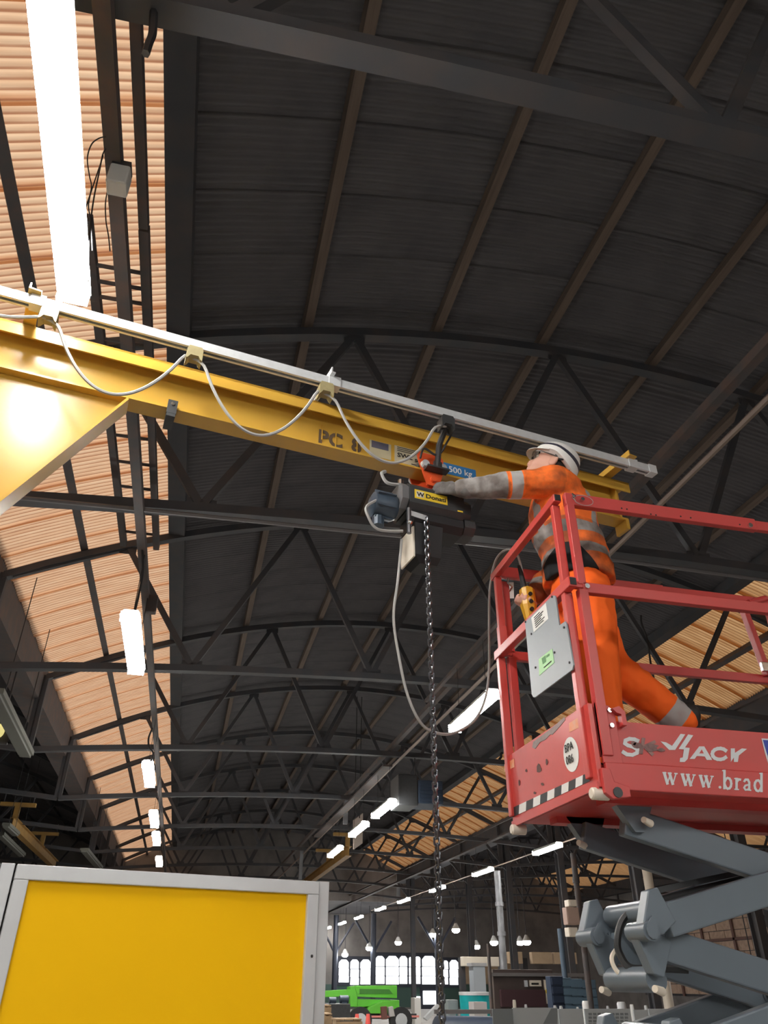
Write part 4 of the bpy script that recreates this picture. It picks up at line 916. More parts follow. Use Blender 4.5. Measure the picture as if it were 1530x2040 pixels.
def hring(rg, out): return [hc + (p - hc) * (1 + out) for p in rg]
bb = MB(); n_ = 36; lo_ = hring(rings[2], .012); hi_ = hring(rings[3], .012); lo2 = hring(rings[2], -.02); hi2 = hring(rings[3], -.02)
bb.add(lo_ + hi_ + hi2 + lo2, [(i + a * n_, (i + 1) % n_ + a * n_, (i + 1) % n_ + ((a + 1) % 4) * n_, i + ((a + 1) % 4) * n_) for a in range(4) for i in range(n_)])
bb.build('band', mat('dark_band', (.03, .03, .05), .5), helm, smooth=True)
pk = MB(); pr = []
for i in range(13):
    a = math.radians(lerp(20, 160, i / 12)); e = hc + hl * (.104 * math.cos(a)) + hf * (.131 * math.sin(a) - .012); o = hc + hl * (.106 * math.cos(a)) + hf * ((.131 + .038 * math.sin(a)) * math.sin(a) - .012) - hu * (.012 * math.sin(a)); pr.append((e, o))
vs = [x for e, o in pr for x in (e, o)] + [x - hu * .004 for e, o in pr for x in (e, o)]; m_ = len(pr) * 2
fs = [(2 * i, 2 * i + 1, 2 * i + 3, 2 * i + 2) for i in range(12)] + [(2 * i + m_, 2 * i + 2 + m_, 2 * i + 3 + m_, 2 * i + 1 + m_) for i in range(12)] + [(2 * i + 1, 2 * i + 1 + m_, 2 * i + 3 + m_, 2 * i + 3) for i in range(12)] + [(2 * i, 2 * i + 2, 2 * i + 2 + m_, 2 * i + m_) for i in range(12)]
pk.add(vs, fs).build('peak', white, helm, smooth=True)
MB().tube([hc - hf * .10 - hu * .035 - hl * .05, hc - hf * .125 - hu * .05, hc - hf * .10 - hu * .035 + hl * .05], .014, 8).build('harness_ratchet', blk, helm)
rope('harness_strap', [hc + hl * .09 - hf * .06 - hu * .02, hc + hl * .085 - hf * .03 - hu * .03, hc + hl * .088 + hf * .0 + hu * .0], .006, blk, None, None, parent=helm)

def seg_d(p, a, b):
    ab = b - a; q = max(0, min(1, (p - a).dot(ab) / ab.dot(ab))); return (p - (a + ab * q)).length, q
def attrs(o, fn):
    me = o.data; A = [me.attributes.new(nm, 'FLOAT', 'POINT') for nm in ('band', 'dark', 'soil')]
    for i, v in enumerate(me.vertices):
        r = fn(v.co)
        for a, x in zip(A, r): a.data[i].value = x
# jacket
mb = MB(); J = lambda c, a, b, s=0.: ring_e(c, lf, fw, a, b, 24)
mb.loft([J(PEL + UP * .035 + V((.0, 0, 0)), .18, .172), J(PEL + UP * .10 + V((.0, 0, 0)), .187, .172), J(PEL + UP * .20 + V((.0, 0, 0)), .19, .16), J(CHE - UP * .10, .20, .165), J(CHE + UP * .02, .205, .165), J(CHE + UP * .09, .195, .15), J(NEC - UP * .045 + fw * -.01, .15, .115), J(NEC + UP * .0 , .10, .092), J(NEC + UP * .035 + fw * .01, .080, .080)])
limb(mb, [SHL + lf * -.03 + V((.03, 0, 0)), SHL + V((-.03, 0, 0)), (SHL + ELL) / 2, ELL, lerp(ELL, WRL, .5), lerp(ELL, WRL, .93)], [.086, .085, .076, .066, .056, .045])
limb(mb, [SHR + lf * .03, SHR, (SHR + ELR) / 2, ELR, lerp(ELR, WRR, .5), lerp(ELR, WRR, .85)], [.088, .086, .076, .068, .062, .052])
mb.tube([NEC + UP * .035 + (lf * math.cos(q) + fw * math.sin(q)) * .075 for q in [i * math.pi / 8 for i in range(16)]], .016, 8, closed=True)
jm = band_mat('hi_vis_orange_jacket', (1., .20, .035), (.07, .045, .035), scale=10, damt=.75, lo=.52)
jk = remesh(mb, 'jacket', jm, t, .007, 5)
from mathutils import noise
def folds(o, amp, sc, st=(1, 1, 1)):
    me = o.data; no = [v.normal.copy() for v in me.vertices]
    for v, n in zip(me.vertices, no):
        q = V((v.co.x * st[0], v.co.y * st[1], v.co.z * st[2])) * sc
        d = noise.fractal(q, 1., 2., 3) ; d += .6 * (1 - abs(noise.noise(q * 1.7 + V((3, 1, 7)))) * 2.2)
        v.co += n * (amp * d)
    me.update()
folds(jk, .007, 7.5, (1, 1, 1.3))
AX = (ELL - SHL)
def jattr(p):
    d, q = seg_d(p, SHL, ELL); d2, q2 = seg_d(p, ELL, WRL); d3, q3 = seg_d(p, SHR, ELR)
    near = min(d, d2); arm = near < .098 and (p - SHL).dot(V((-1, -.25, 0))) > .02
    armR = min(d3, seg_d(p, ELR, WRR)[0]) < .09 and (p - CHE).dot(lf) < -.19
    dark = 0.; soil = 0.; band = .1
    if arm:
        s = (p - SHL).dot(AX.normalized()); L_ = AX.length
        band = min(abs(s - (L_ - .035)) - .028, L_ + .012 - s)
        soil = .10 if s < L_ - .07 else (.20 if s > L_ else .0)
    else:
        x = (p - CHE); zz = p.z - .10 * (p - PEL).dot(fw) * 0; l_ = x.dot(lf); f_ = x.dot(fw)
        band = min(abs(zz - 3.355) - .027, abs(zz - 3.245) - .024)
        if p.z > 3.38 and not armR: band = min(band, abs(abs(l_) - .115) - .026)
        soil = .22 if p.z < 3.40 else (.1 if f_ > .02 and p.z > 3.6 else .0)
        if f_ > .04: soil += .06
        dark = .5 + 12 * min((3.275 - ((f_ - .03) / .12) ** 2 * .10) - p.z, l_ - .04) if l_ > 0 else 0.
    return band, dark, soil
attrs(jk, jattr)
# trousers
mb = MB()
mb.loft([ring_e(PEL + UP * -.09, lf, fw, .165, .13, 20), ring_e(PEL, lf, fw, .18, .142, 20), ring_e(PEL + UP * .07, lf, fw, .172, .132, 20), ring_e(PEL + UP * .10, lf, fw, .165, .122, 20)])
limb(mb, [HIL + UP * -.01, lerp(HIL, KNL, .5), KNL, lerp(KNL, ANL, .5), lerp(KNL, ANL, .92)], [.118, .112, .098, .092, .090])
limb(mb, [HIR + UP * -.01, lerp(HIR, KNR, .5), KNR, lerp(KNR, ANR, .5), lerp(KNR, ANR, .93)], [.118, .106, .090, .078, .071])
tm = band_mat('hi_vis_orange_trousers', (1., .155, .02), (.30, .05, .02), scale=7, damt=.35, lo=.56)
tr = remesh(mb, 'trousers', tm, t, .008, 6)
folds(tr, .009, 7, (1.2, 1.2, .8))
def tattr(p):
    d, q = seg_d(p, KNR, ANR); dl, ql = seg_d(p, KNL, ANL)
    band = .1
    if d < dl: s = (p - KNR).dot((ANR - KNR).normalized()); band = min(abs(s - .33) - .04, abs(s - .13) - 0)
    else: s = (p - KNL).dot((ANL - KNL).normalized()); band = abs(s - .26) - .03
    dark = 0.
    return band, dark, .0
attrs(tr, tattr)
MB().obox(at_y(1186, 1199, 2.80) + V((0, .0, 0)), V((1, .0, 0)), V((0, 1, 0)), UP, .055, .02, .032, .0).build('pocket_flap', tee, t, bevel=.006)
# gloves, boots
mb = MB(); hand(mb, WRL - DL.normalized() * .005, DL, 1, V((.25, .9, -.15)), .42, 1.05, -1); limb(mb, [WRL - DL.normalized() * .05, WRL + DL.normalized() * .02], [.045, .034])
gm = mat('dirty_grey_glove', (.16, .15, .145), .85, 0, .8, 22, col2=(.05, .045, .04), bump=.3)
remesh(mb, 'glove', gm, t, .0045, 2, label='dirty grey work glove')
for an, fd, nm in ((ANL, fw, 0), (ANR, (fw * .45 - UP * .9).normalized(), 1)):
    mb = MB(); up_ = UP if not nm else (fw * .9 + UP * .45).normalized() * 1
    base = an - (UP * .045 if not nm else fd * .02)
    limb(mb, [an + (UP if not nm else (KNR - ANR).normalized()) * .09, an], [.062, .058])
    mb.loft([[base + fd * q + lf * (a * math.cos(w_)) + up_ * (b_ * math.sin(w_) + (0 if nm else -.005)) for w_ in [k * math.pi / 8 for k in range(16)]] for q, a, b_ in ((-.085, .03, .03), (-.06, .040, .046), (0, .045, .055), (.08, .048, .045), (.14, .048, .035), (.175, .03, .022))])
    remesh(mb, 'boot', mat('black_work_boot', (.02, .018, .016), .6, 0, .4, 20), t, .008, 3)

# ---------------------------------------------------------------- far end: wall, daylit windows
YW = 57.0
def W(u, v): return at_y(u, v, YW)
cream = mat('cream_wall_boards', (.48, .36, .24), .8, 0, .4, 2); dado = mat('green_dado', (.05, .10, .085), .7)
MB().box(-19.5, 28, YW, YW + .3, 0, 5.4).build('wall_far', wallm, kind='structure'); MB().box(XR, 28, YW, YW + .3, 5.4, 9.2).build('wall_far_gable', wallm, kind='structure')
MB().box(XR + .27, XR + .3, Y1 + .2, YW, 5.4, 7.2).build('wall_valley', wallm, kind='structure')
p0, p1 = W(905, 1960), W(1012, 1915)
MB().box(p0.x, p1.x + .5, YW - .06, YW - .002, p0.z, p1.z).build('trim_far_boards', cream, kind='structure')
MB().box(W(645, 2000).x, p1.x + .5, YW - .05, YW - .003, .1, p0.z - .05).build('trim_far_dado', dado, kind='structure')
groups = [[(674, 694, 1912, 1957), (697, 714, 1912, 1962), (717, 738, 1912, 1961)], [(747, 765, 1905, 1960), (768, 793, 1905, 1961), (795, 810, 1905, 1960), (814, 821, 1907, 1960), (826, 836, 1906, 1960), (840, 866, 1905, 1961)], [(882, 891, 1914, 1961), (895, 911, 1913, 1962)]]
wn = 3; fr = mat('dark_window_frame', (.025, .03, .045), .6)
for gi, grp in enumerate(groups):
    wn += 1; a, b_ = W(grp[0][0] - 3, grp[0][3] + 3), W(grp[-1][1] + 3, grp[0][2] - 3)
    t = empty('window_%d' % wn, (a.x, YW, a.z), kind='structure')
    MB().box(a.x, b_.x, YW - .10, YW - .01, a.z - .1, b_.z + .1).build('frame', fr, t)
    for (u0, u1, v0, v1) in grp:
        for va, vb in ((v0, v0 + (v1 - v0) * .36), (v0 + (v1 - v0) * .385, v0 + (v1 - v0) * .70), (v0 + (v1 - v0) * .72, v1)):
            q0, q1 = W(u0, vb), W(u1, va); r = min(.2, (q1.x - q0.x) * .25) if va == v0 else .02
            pl = [(q0.x, YW - .13, q0.z), (q1.x, YW - .13, q0.z), (q1.x, YW - .13, q1.z - r), (q1.x - r, YW - .13, q1.z), (q0.x + r, YW - .13, q1.z), (q0.x, YW - .13, q1.z - r)]
            MB().prism(pl, (0, .05, 0)).build('pane', glow, t)
t = empty('door_1', W(855, 1990), kind='structure'); a, b_ = W(842, 2001), W(867, 1974)
MB().box(a.x - .2, b_.x + .2, YW - .1, YW - .02, a.z - .3, b_.z + .2).build('frame', fr, t); MB().box(a.x, b_.x, YW - .14, YW - .1, a.z, b_.z).build('pane', glow, t)
a, b_ = W(826, 2003), W(836, 1985); MB().box(a.x, b_.x, YW - .14, YW - .05, a.z, b_.z).build('door_2', glow, kind='structure')
# branching iron columns before the windows
for u, y in ((743, 50), (873, 46), (666, 52)):
    p = at_y(u, 1950, y); t = empty('iron_column', (p.x, y, 0), 'dark cast iron column with spreading brackets before the far windows', 'column', 'columns before the far windows')
    MB().tube([(p.x, y, 0), (p.x, y, 5)], .16, 10).build('shaft', fr, t, smooth=True)
    for s in (-1, 1): MB().tube([(p.x, y, 2.9), (p.x + s * .35, y, 3.5), (p.x + s * 1.1, y, 4.6)], .07, 6).build('bracket', fr, t)

def abox(name, u0, v0, u1, v1, y, dep, M, label, cat, grp=None, zmin=None, parts=None, bev=.01):
    a, b_ = at_y(u0, v1, y), at_y(u1, v0, y); z0 = a.z if zmin is None else zmin
    t = empty(name, ((a.x + b_.x) / 2, y + dep / 2, z0), label, cat, grp)
    MB().box(a.x, b_.x, y, y + dep, z0, b_.z).build('body', M, t, bevel=bev)
    return t, a, b_, z0
# green trailer boom lift
y = 25; G = lambda u, v: at_y(u, v, y)
t = empty('boom_lift', (G(720, 2000).x, y, 0), 'lime green trailer boom lift parked far behind the yellow panel', 'boom lift')
def gp(nm, pts, dep, M=green, dy=0., bev=.015): 
    return MB().prism([G(u, v) + V((0, dy, 0)) for u, v in pts], (0, dep, 0)).build(nm, M, t, bevel=bev)
gp('boom', [(640, 1974), (700, 1971), (700, 1985), (640, 1987)], .3)
gp('boom_head', [(697, 1966), (706, 1964), (712, 1985), (712, 2006), (697, 2006)], .5)
gp('upper_boom', [(706, 1964), (791, 1963), (791, 1989), (712, 1986)], .45)
gp('lower_boom', [(712, 1990), (780, 1992), (775, 2000), (712, 2008)], .4, dy=.05)
gp('mudguard', [(724, 2019), (735, 2005), (760, 1994), (792, 1992), (792, 2019)], .9, dy=-.2)
gp('boom_recess_shade', [(716, 1970), (775, 1971), (782, 1980), (716, 1980)], .02, mat('dark_green_shadow_panel', (.05, .2, .03), .5), -.015, 0)  # thin darker green slab: the shade of a recess put into the colour
for u in (714, 794): 
    c = G(u, 2032); MB().tube([c + V((0, -.3, 0)), c + V((0, -.1, 0))], .32, 20).build('wheel', cblack, t, smooth=True); MB().tube([c + V((0, -.32, 0)), c + V((0, -.29, 0))], .17, 14).build('hub', alum, t)
gp('chassis', [(700, 2019), (830, 2019), (830, 2030), (700, 2030)], .8, dgrey, dy=.0)
gp('stabiliser', [(845, 2028), (872, 2000), (877, 2004), (852, 2034)], .2, alum)
MB().box(G(700, 2019).x, G(830, 2019).x, y - .25, y - .22, G(700, 2027).z, G(700, 2023).z).build('hazard_tape', mat('red_white_tape', (.7, .25, .22), .6), t)
gp('battery_box', [(754, 2005), (765, 2004), (766, 2030), (755, 2030)], .3, mat('brown_box', (.13, .05, .04), .7), -.35)
gp('control_box', [(768, 2006), (777, 2004), (781, 2024), (770, 2025)], .3, mat('pale_grey_box', (.42, .40, .39), .6), -.35)
# cones, teal tank, drum, bench
for u, y_, lab in ((711, 20, 'red and white traffic cone left of the green boom lift wheel'), (733, 20, 'red and white traffic cone right of the green boom lift wheel')):
    p = at_y(u, 2020, y_); t = empty('traffic_cone', (p.x, y_, 0), lab, 'cone'); zz = p.z
    MB().tube([(p.x, y_, .03), (p.x, y_, zz * .5)], .14, 14, rs=[.12, .09]).build('lower_cone', white, t, smooth=True); MB().tube([(p.x, y_, zz * .5), (p.x, y_, zz)], .1, 14, rs=[.09, .04]).build('upper_cone', mat('cone_red', (.75, .10, .08), .5), t, smooth=True)
    MB().box(p.x - .13, p.x + .13, y_ - .13, y_ + .13, 0, .03).build('base', cblack, t)
p = at_y(945, 1978, 22); a = at_y(916, 1978, 22); rr = p.x - a.x
t = empty('tank', (p.x, 22, 0), 'teal plastic tank with pale rim near the foot of the steel flue', 'tank')
MB().tube([(p.x, 22, .15), (p.x, 22, p.z - .03)], rr, 28, rs=[rr * .93, rr]).build('shell', teal, t, smooth=True); MB().tube([(p.x, 22, p.z - .05), (p.x, 22, p.z + .02)], rr * 1.03, 28).build('rim', alum, t, smooth=True)
MB().box(p.x - .4, p.x + .4, 21.7, 22.3, 0, .15).build('stand', iron, t)
b0 = at_y(950, 1996, 21.3); MB().box(b0.x - .12, b0.x + .22, 21.2, 21.6, .3, b0.z).build('control_panel', mat('pale_grey_box', (.42, .40, .39), .6), t)
# steel flue and thin posts
def post(u, vtop, y_, r, M, label, name='steel_post', cat='post', ztop=None, bands=()):
    p = at_y(u, vtop, y_); t = empty(name, (p.x, y_, 0), label, cat); zt = p.z if ztop is None else ztop
    MB().tube([(p.x, y_, 0), (p.x, y_, zt)], r, 14).build('shaft', M, t, smooth=True); MB().tube([(p.x, y_, 0), (p.x, y_, .03)], r * 2, 14).build('base_plate', M, t)
    for z in bands: MB().tube([(p.x, y_, z - .05), (p.x, y_, z + .05)], r * 1.25, 14).build('collar', M, t, smooth=True)
    return t
post(990, 1735, 21.6, .09, mat('dull_flue_steel', (.30, .31, .33), .45, .5, .9, 5, col2=(.12, .12, .13), stretch=(1, 1, .5)), 'shiny galvanised flue pipe rising to the lamp above the teal tank', 'flue_pipe', 'pipe', bands=(2.6, 3.3))
post(1141, 1700, 15, .055, iron2, 'thin dark post left of the lift scissor joint', bands=(3.2,))
post(972, 1880, 18, .035, iron2, 'thin rusty post beside the teal tank')
post(1115, 1850, 18, .06, mat('blue_post_paint', (.08, .12, .17), .5), 'bluish square-looking post before the blue cabinets')
post(1166, 1900, 9, .025, iron2, 'slim rusty pole seen through the lower scissor arms')
post(1290, 1745, 26, .16, offw, 'pale wide column behind the upper scissor arm', 'column', 'column', ztop=5.2)
# pale crane rail beam, wall panels, dark machine, blue cabinets
a, b_ = at_y(922, 1925, 32), at_y(1150, 1905, 32)
t = empty('crane_rail_beam', (a.x, 32, a.z), 'pale cream painted rail beam running above the dark machine', 'beam')
MB().box(a.x, a.x + (b_.x - a.x) * .31, 32, 32.3, a.z, a.z + .32).build('beam_length', offw, t, bevel=.02)
for s0, s1 in ((.40, .52), (.60, .78), (.80, 1.0)): MB().box(lerp(a.x, b_.x, s0), lerp(a.x, b_.x, s1), 32.05, 32.3, a.z + .1, a.z + .5).build('beam_length', cream, t, bevel=.02)
for q in (.02, .36, .56, .99): MB().box(lerp(a.x, b_.x, q) - .1, lerp(a.x, b_.x, q) + .1, 32.31, 32.55, 0, a.z + .3).build('leg', iron, t)
mach = mat('brown_machine_paint', (.075, .055, .05), .55, 0, .5, 2)
t, a, b_, z0 = abox('press_machine', 986, 1932, 1100, 2010, 19, .35, mach, 'big dark brown press machine behind the row of grey steel plates', 'machine', zmin=0)
MB().box(a.x - .1, b_.x + .9, 18.9, 19.0, at_y(986, 1945, 19).z, at_y(986, 1938, 19).z).build('cross_rail', mat('grey_rail', (.16, .15, .15), .5), t)
for u0, u1, v0, v1, M in ((1056, 1077, 1953, 1965, offw), (1088, 1100, 1952, 2000, offw), (1046, 1050, 1953, 1966, alum), (1058, 1072, 1958, 1962, ink)):
    q0, q1 = at_y(u0, v1, 18.95), at_y(u1, v0, 18.95); MB().box(q0.x, q1.x, 18.93 if M is not ink else 18.92, 19.0, q0.z, q1.z).build('control_panel', M, t)
q0 = at_y(1091, 1975, 18.9); MB().tube([(q0.x, 18.92, q0.z), (q0.x, 18.88, q0.z)], .05, 12).build('button', yel, t)
q0, q1 = at_y(1000, 2006, 18.9), at_y(1085, 1972, 18.9); MB().box(q0.x, q1.x, 18.9, 19, q0.z, q1.z).build('guard', mat('dark_maroon', (.05, .02, .025), .6), t)
bluec = mat('blue_cabinet', (.10, .17, .24), .5, 0, .4, 3); dblue = mat('dark_blue_cabinet', (.02, .035, .07), .5)
for i, (u0, u1, v0, lab) in enumerate(((1102, 1121, 1945, 'tall dark blue cabinet right of the brown press machine'), (1123, 1137, 1948, 'pale blue cabinet, second right of the press machine'), (1139, 1160, 1950, 'slatted blue cabinet left of the scissor arms'), (1162, 1186, 1952, 'slatted blue cabinet seen behind the scissor knuckle'))):
    t, a, b_, z0 = abox('steel_cabinet', u0, v0, u1, 2012, 17, .25, (dblue if i == 0 else bluec), lab, 'cabinet', 'blue cabinets', zmin=0)
    for k in range(6):
        z = lerp(.75, b_.z - .08, k / 5); MB().box(a.x + .02, b_.x - .02, 16.975, 17.0, z - .07, z + .05).build('drawer_front', dblue if i == 0 else bluec, t, bevel=.006)
# row of grey steel plates with clips
plate = mat('grey_steel_plate', (.46, .50, .52), .5, 0, .4, 2, col2=(.36, .40, .42)); plate2 = mat('dark_grey_steel_plate', (.20, .225, .24), .5)
for i, (u0, u1, v0, M, lab) in enumerate(((981, 1021, 2010, plate2, 'dark grey steel plate at the left end of the plate row'), (1021, 1110, 2008, plate, 'wide pale grey steel plate, largest of the row along the bottom edge'), (1112, 1160, 2010, plate, 'grey steel plate in the middle of the row along the bottom edge'),
                                          (1164, 1255, 2010, plate, 'grey steel plate with a grid print, below the lower scissor arm'), (1262, 1290, 2012, plate, 'narrow grey steel plate left of the pale one'), (1292, 1345, 2010, plate, 'pale grey steel plate at the right end of the plate row'))):
    p, q = at_y(u0, v0, 8 + .05 * i), at_y(u1, v0, 8 + .05 * i)
    t = empty('steel_plate', ((p.x + q.x) / 2, p.y, 0), lab, 'plate', 'row of steel plates')
    MB().box(p.x, q.x, p.y, p.y + .02, .0, p.z).build('sheet', M, t)
    for k in (0.08, .92): MB().box(lerp(p.x, q.x, k) - .03, lerp(p.x, q.x, k) + .03, p.y + .02, p.y + .4, 0, .05).build('foot', M, t)
    if i == 3:
        for r in range(4):
            for c in range(9):
                a = at_y(1172 + c * 9, 2018 + r * 7, p.y); MB().box(a.x, a.x + .035, p.y - .003, p.y, a.z - .02, a.z).build('slot_print', plate2, t)
    if i == 1: MB().prism([at_y(1098, 2009, p.y - .002), at_y(1110, 2009, p.y - .002), at_y(1110, 2040, p.y - .002), at_y(1082, 2040, p.y - .002)], (0, .002, 0)).build('folded_corner', plate2, t)
for i, (u, v0, w_, M) in enumerate(((1024, 1992, 6, offw), (1047, 2001, 5, alum), (1105, 2003, 6, alum), (1117, 2004, 6, alum), (1166, 1994, 13, white), (1150, 2006, 5, alum), (1210, 2004, 5, alum), (1237, 1996, 16, alum), (1258, 2001, 7, white), (1286, 2003, 6, alum))):
    p = at_y(u, v0, 8.95 + .03 * i); r = w_ / 1500 * 9.4 / 2
    t = empty('clamp_post', (p.x, p.y, 0), 'short %s clamp stud behind the steel plate row, %s from the left' % ('white' if M is white else 'cream' if M is offw else 'grey', ords[[0, 1, 2, 3, 5, 4, 6, 7, 8, 9][i]].replace('nearest', 'first')), 'clamp stud', '%s studs behind the plates' % ('white' if M is white else 'cream' if M is offw else 'grey'))
    MB().tube([(p.x, p.y, 0), (p.x, p.y, p.z - .02), (p.x, p.y, p.z)], r, 10, rs=[r, r, r * .8]).build('stud', M, t, smooth=True); MB().tube([(p.x, p.y, 0), (p.x, p.y, .02)], r * 2, 10).build('base', M, t)
# dark blue covered roll, pallet and clutter behind the panel edge
a, b_ = at_y(868, 2016, 9.5), at_y(1022, 2017, 9.5)
t = empty('covered_roll', ((a.x + b_.x) / 2, 9.8, 0), 'dark navy wrapped bundle lying at the bottom edge left of the plates', 'bundle')
MB().tube([(a.x + .08, 9.8, .88), (a.x + .1, 9.8, .88), (b_.x - .1, 9.8, .87), (b_.x, 9.8, .87)], .3, 20, rs=[.2, .3, .3, .2]).build('wrapping', dblue, t, smooth=True)
MB().bar((a.x, 9.55, a.z + .0), (b_.x, 9.55, a.z), .05, .04).build('batten', mat('grey_rail', (.16, .15, .15), .5), t)
for x in (a.x + .15, b_.x - .15): MB().box(x - .05, x + .05, 9.5, 10.1, 0, .6).build('trestle', iron, t)
wood = mat('raw_pallet_wood', (.48, .34, .20), .8, 0, .5, 5, stretch=(1, 8, 1))
for i, (u0, u1, v0, y_, lab) in enumerate(((670, 722, 2033, 14, 'pale wooden crate at the bottom edge beside the yellow panel'), (642, 660, 2005, 16, 'small ochre wooden tray beside the panel post, upper one'), (642, 662, 2022, 15, 'small ochre wooden tray beside the panel post, lower one'))):
    p, q = at_y(u0, v0, y_), at_y(u1, v0, y_); t = empty('wooden_crate', ((p.x + q.x) / 2, y_ + .3, 0), lab, 'crate', 'wooden crates by the panel')
    top = p.z; n_ = 4
    for k in range(n_): MB().box(p.x, q.x, y_, y_ + .02, lerp(max(0, top - .5), top, k / n_), lerp(max(0, top - .5), top, (k + .88) / n_)).build('slat', wood, t)
    for k in range(3): MB().box(lerp(p.x, q.x, k / 3), lerp(p.x, q.x, (k + .9) / 3), y_ + .0, y_ + .5, top, top + .02).build('slat', wood, t)
    for x in (p.x + .02, q.x - .06): MB().box(x, x + .04, y_ + .03, y_ + .45, 0, top).build('bearer', wood, t)
t, a, b_, z0 = abox('workbench', 655, 2000, 698, 2014, 18, .8, dgrey, 'cluttered dark workbench under the green boom arm', 'bench', zmin=.75)
for x in (a.x + .05, b_.x - .05): MB().box(x - .04, x + .04, 18.1, 18.7, 0, .75).build('leg', iron, t)
for i, (u, v, s, M, lab) in enumerate(((662, 1992, .07, mblue, 'blue-grey motor part on the cluttered bench, left of two'), (685, 1990, .09, mblue, 'blue-grey motor part on the cluttered bench, right of two'))):
    p = at_y(u, v, 18.3); zt = b_.z; t2 = empty('motor_part', (p.x, 18.3, zt), lab, 'motor part'); MB().tube([(p.x - s, 18.3, zt + s * .8), (p.x + s, 18.3, zt + s * .8)], s * .8, 12).build('drum', M, t2, smooth=True); MB().box(p.x - s * .6, p.x + s * .6, 18.3 - s * .7, 18.3 + s * .7, zt, zt + s * .3).build('foot', M, t2)
t, a, b_, z0 = abox('grey_locker', 893, 1992, 912, 2022, 23, .5, mat('grey_locker_paint', (.22, .25, .26), .5), 'plain grey locker left of the teal tank', 'locker', zmin=0)
MB().box(a.x + .03, b_.x - .03, 22.98, 23.0, .3, b_.z - .05).build('door', mat('grey_locker_paint', (.22, .25, .26), .5), t, bevel=.005); MB().box(b_.x - .08, b_.x - .06, 22.96, 22.985, .7, .85).build('handle', chrome, t)
t, a, b_, z0 = abox('white_cabinet', 826, 1988, 838, 2012, 30, .5, white, 'narrow white cabinet under the far windows', 'cabinet', zmin=0)
MB().box(a.x + .03, b_.x - .03, 29.98, 30.0, .2, b_.z - .05).build('door', white, t, bevel=.005)
t, a, b_, z0 = abox('white_duct', 945, 1925, 966, 1978, 30, .5, mat('pale_blue_duct', (.42, .47, .52), .4), 'pale vertical duct behind the teal tank', 'duct', zmin=0)
MB().box(a.x - .05, b_.x + .05, 29.95, 30.55, b_.z, b_.z + .1).build('flange', alum, t)
# stuff under the right bay: cream wall boxes on the thin post, arched stone infill, side office
for i, (u0, u1, v0, v1, lab) in enumerate(((1131, 1146, 1793, 1806, 'small cream box high on the thin dark post, upper one'), (1129, 1150, 1808, 1842, 'tall pinkish panel box on the thin dark post'), (1132, 1148, 1848, 1866, 'cream box on the thin dark post, lowest one'))):
    a, b_ = at_y(u0, v1, 14.8), at_y(u1, v0, 14.8); t = empty('wall_box', ((a.x + b_.x) / 2, 14.8, a.z), lab, 'electrical box', 'boxes on the thin dark post')
    MB().box(a.x, b_.x, 14.75, 14.94, a.z, b_.z).build('body', offw if i != 1 else mat('pinkish_box', (.42, .30, .25), .6), t, bevel=.012); MB().box(a.x + .02, b_.x - .02, 14.74, 14.75, a.z + .02, b_.z - .02).build('lid', offw if i != 1 else mat('pinkish_box', (.42, .30, .25), .6), t)
XW = 27.4
Q = lambda u, v: at_x(u, v, XW - .02)
stone = mat('pinkish_stone_infill', (.50, .36, .27), .9, 0, .5, 6, bump=.4); bars = mat('rust_glazing_bar', (.16, .09, .075), .7)
wy0, wy1, wz0, wz1 = 35.5, 48.0, .9, 4.9
t = empty('window_8', (XW, 42, wz0), kind='structure')
rr_ = 1.6
arch = [(wy0, wz0), (wy1, wz0), (wy1, wz1 - rr_)] + [(wy1 - rr_ + rr_ * math.cos(q), wz1 - rr_ + rr_ * math.sin(q)) for q in [i * math.pi / 12 for i in range(1, 6)]] + [(wy1 - rr_, wz1), (wy0 + rr_, wz1)] + [(wy0 + rr_ - rr_ * math.sin(q), wz1 - rr_ + rr_ * math.cos(q)) for q in [i * math.pi / 12 for i in range(1, 6)]] + [(wy0, wz1 - rr_)]
MB().prism([(XW - .06, a, b_) for a, b_ in arch], (.06, 0, 0)).build('surround', iron, t)
nb = 0
for r in range(8):
    z0 = wz0 + .1 + r * .47
    for c in range(9):
        y0 = wy0 + .25 + c * 1.33 - (.6 if r % 2 else 0); y1 = y0 + 1.28
        y0 = max(y0, wy0 + .2); y1 = min(y1, wy1 - .2)
        if z0 + .44 > wz1 - .9: y0, y1 = max(y0, wy0 + .9), min(y1, wy1 - .9)
        if y1 - y0 < .2 or z0 + .44 > wz1: continue
        xo = random.uniform(.02, .06); MB().box(XW - .08 - xo, XW - .05, y0, y1, z0, z0 + .44).build('stone', stone, t)
for y_ in (38.3, 41.0, 43.7, 46.2): MB().box(XW - .22, XW - .15, y_ - .08, y_ + .08, wz0, wz1).build('glazing_bar', bars, t)
for z_ in (2.1, 3.4): MB().box(XW - .22, XW - .15, wy0, wy1, z_ - .06, z_ + .06).build('glazing_bar', bars, t)
MB().box(XW - .5, XW, 33.6, 35.2, 0, 5.2).build('trim_pilaster', iron, kind='structure'); MB().box(XW - .55, XW, 31.7, 33.2, 1.9, 5.0).build('trim_pale_pilaster', mat('peeling_pale_paint', (.36, .33, .27), .8, 0, .7, 4, col2=(.1, .12, .1)), kind='structure')
MB().box(XW - .55, XW, 31.7, 33.2, 0, 1.9).build('trim_blue_pilaster', mat('blue_wall_paint', (.08, .17, .21), .6), kind='structure')
MB().box(XW - .3, XW, 18, 31.5, 1.6, 2.75).build('wall_white_panel', mat('white_wall_board', (.70, .70, .68), .6), kind='structure'); MB().box(XW - .32, XW, 18, 31.5, 0, 1.6).build('trim_teal_dado', mat('teal_wall_paint', (.10, .30, .34), .6), kind='structure')
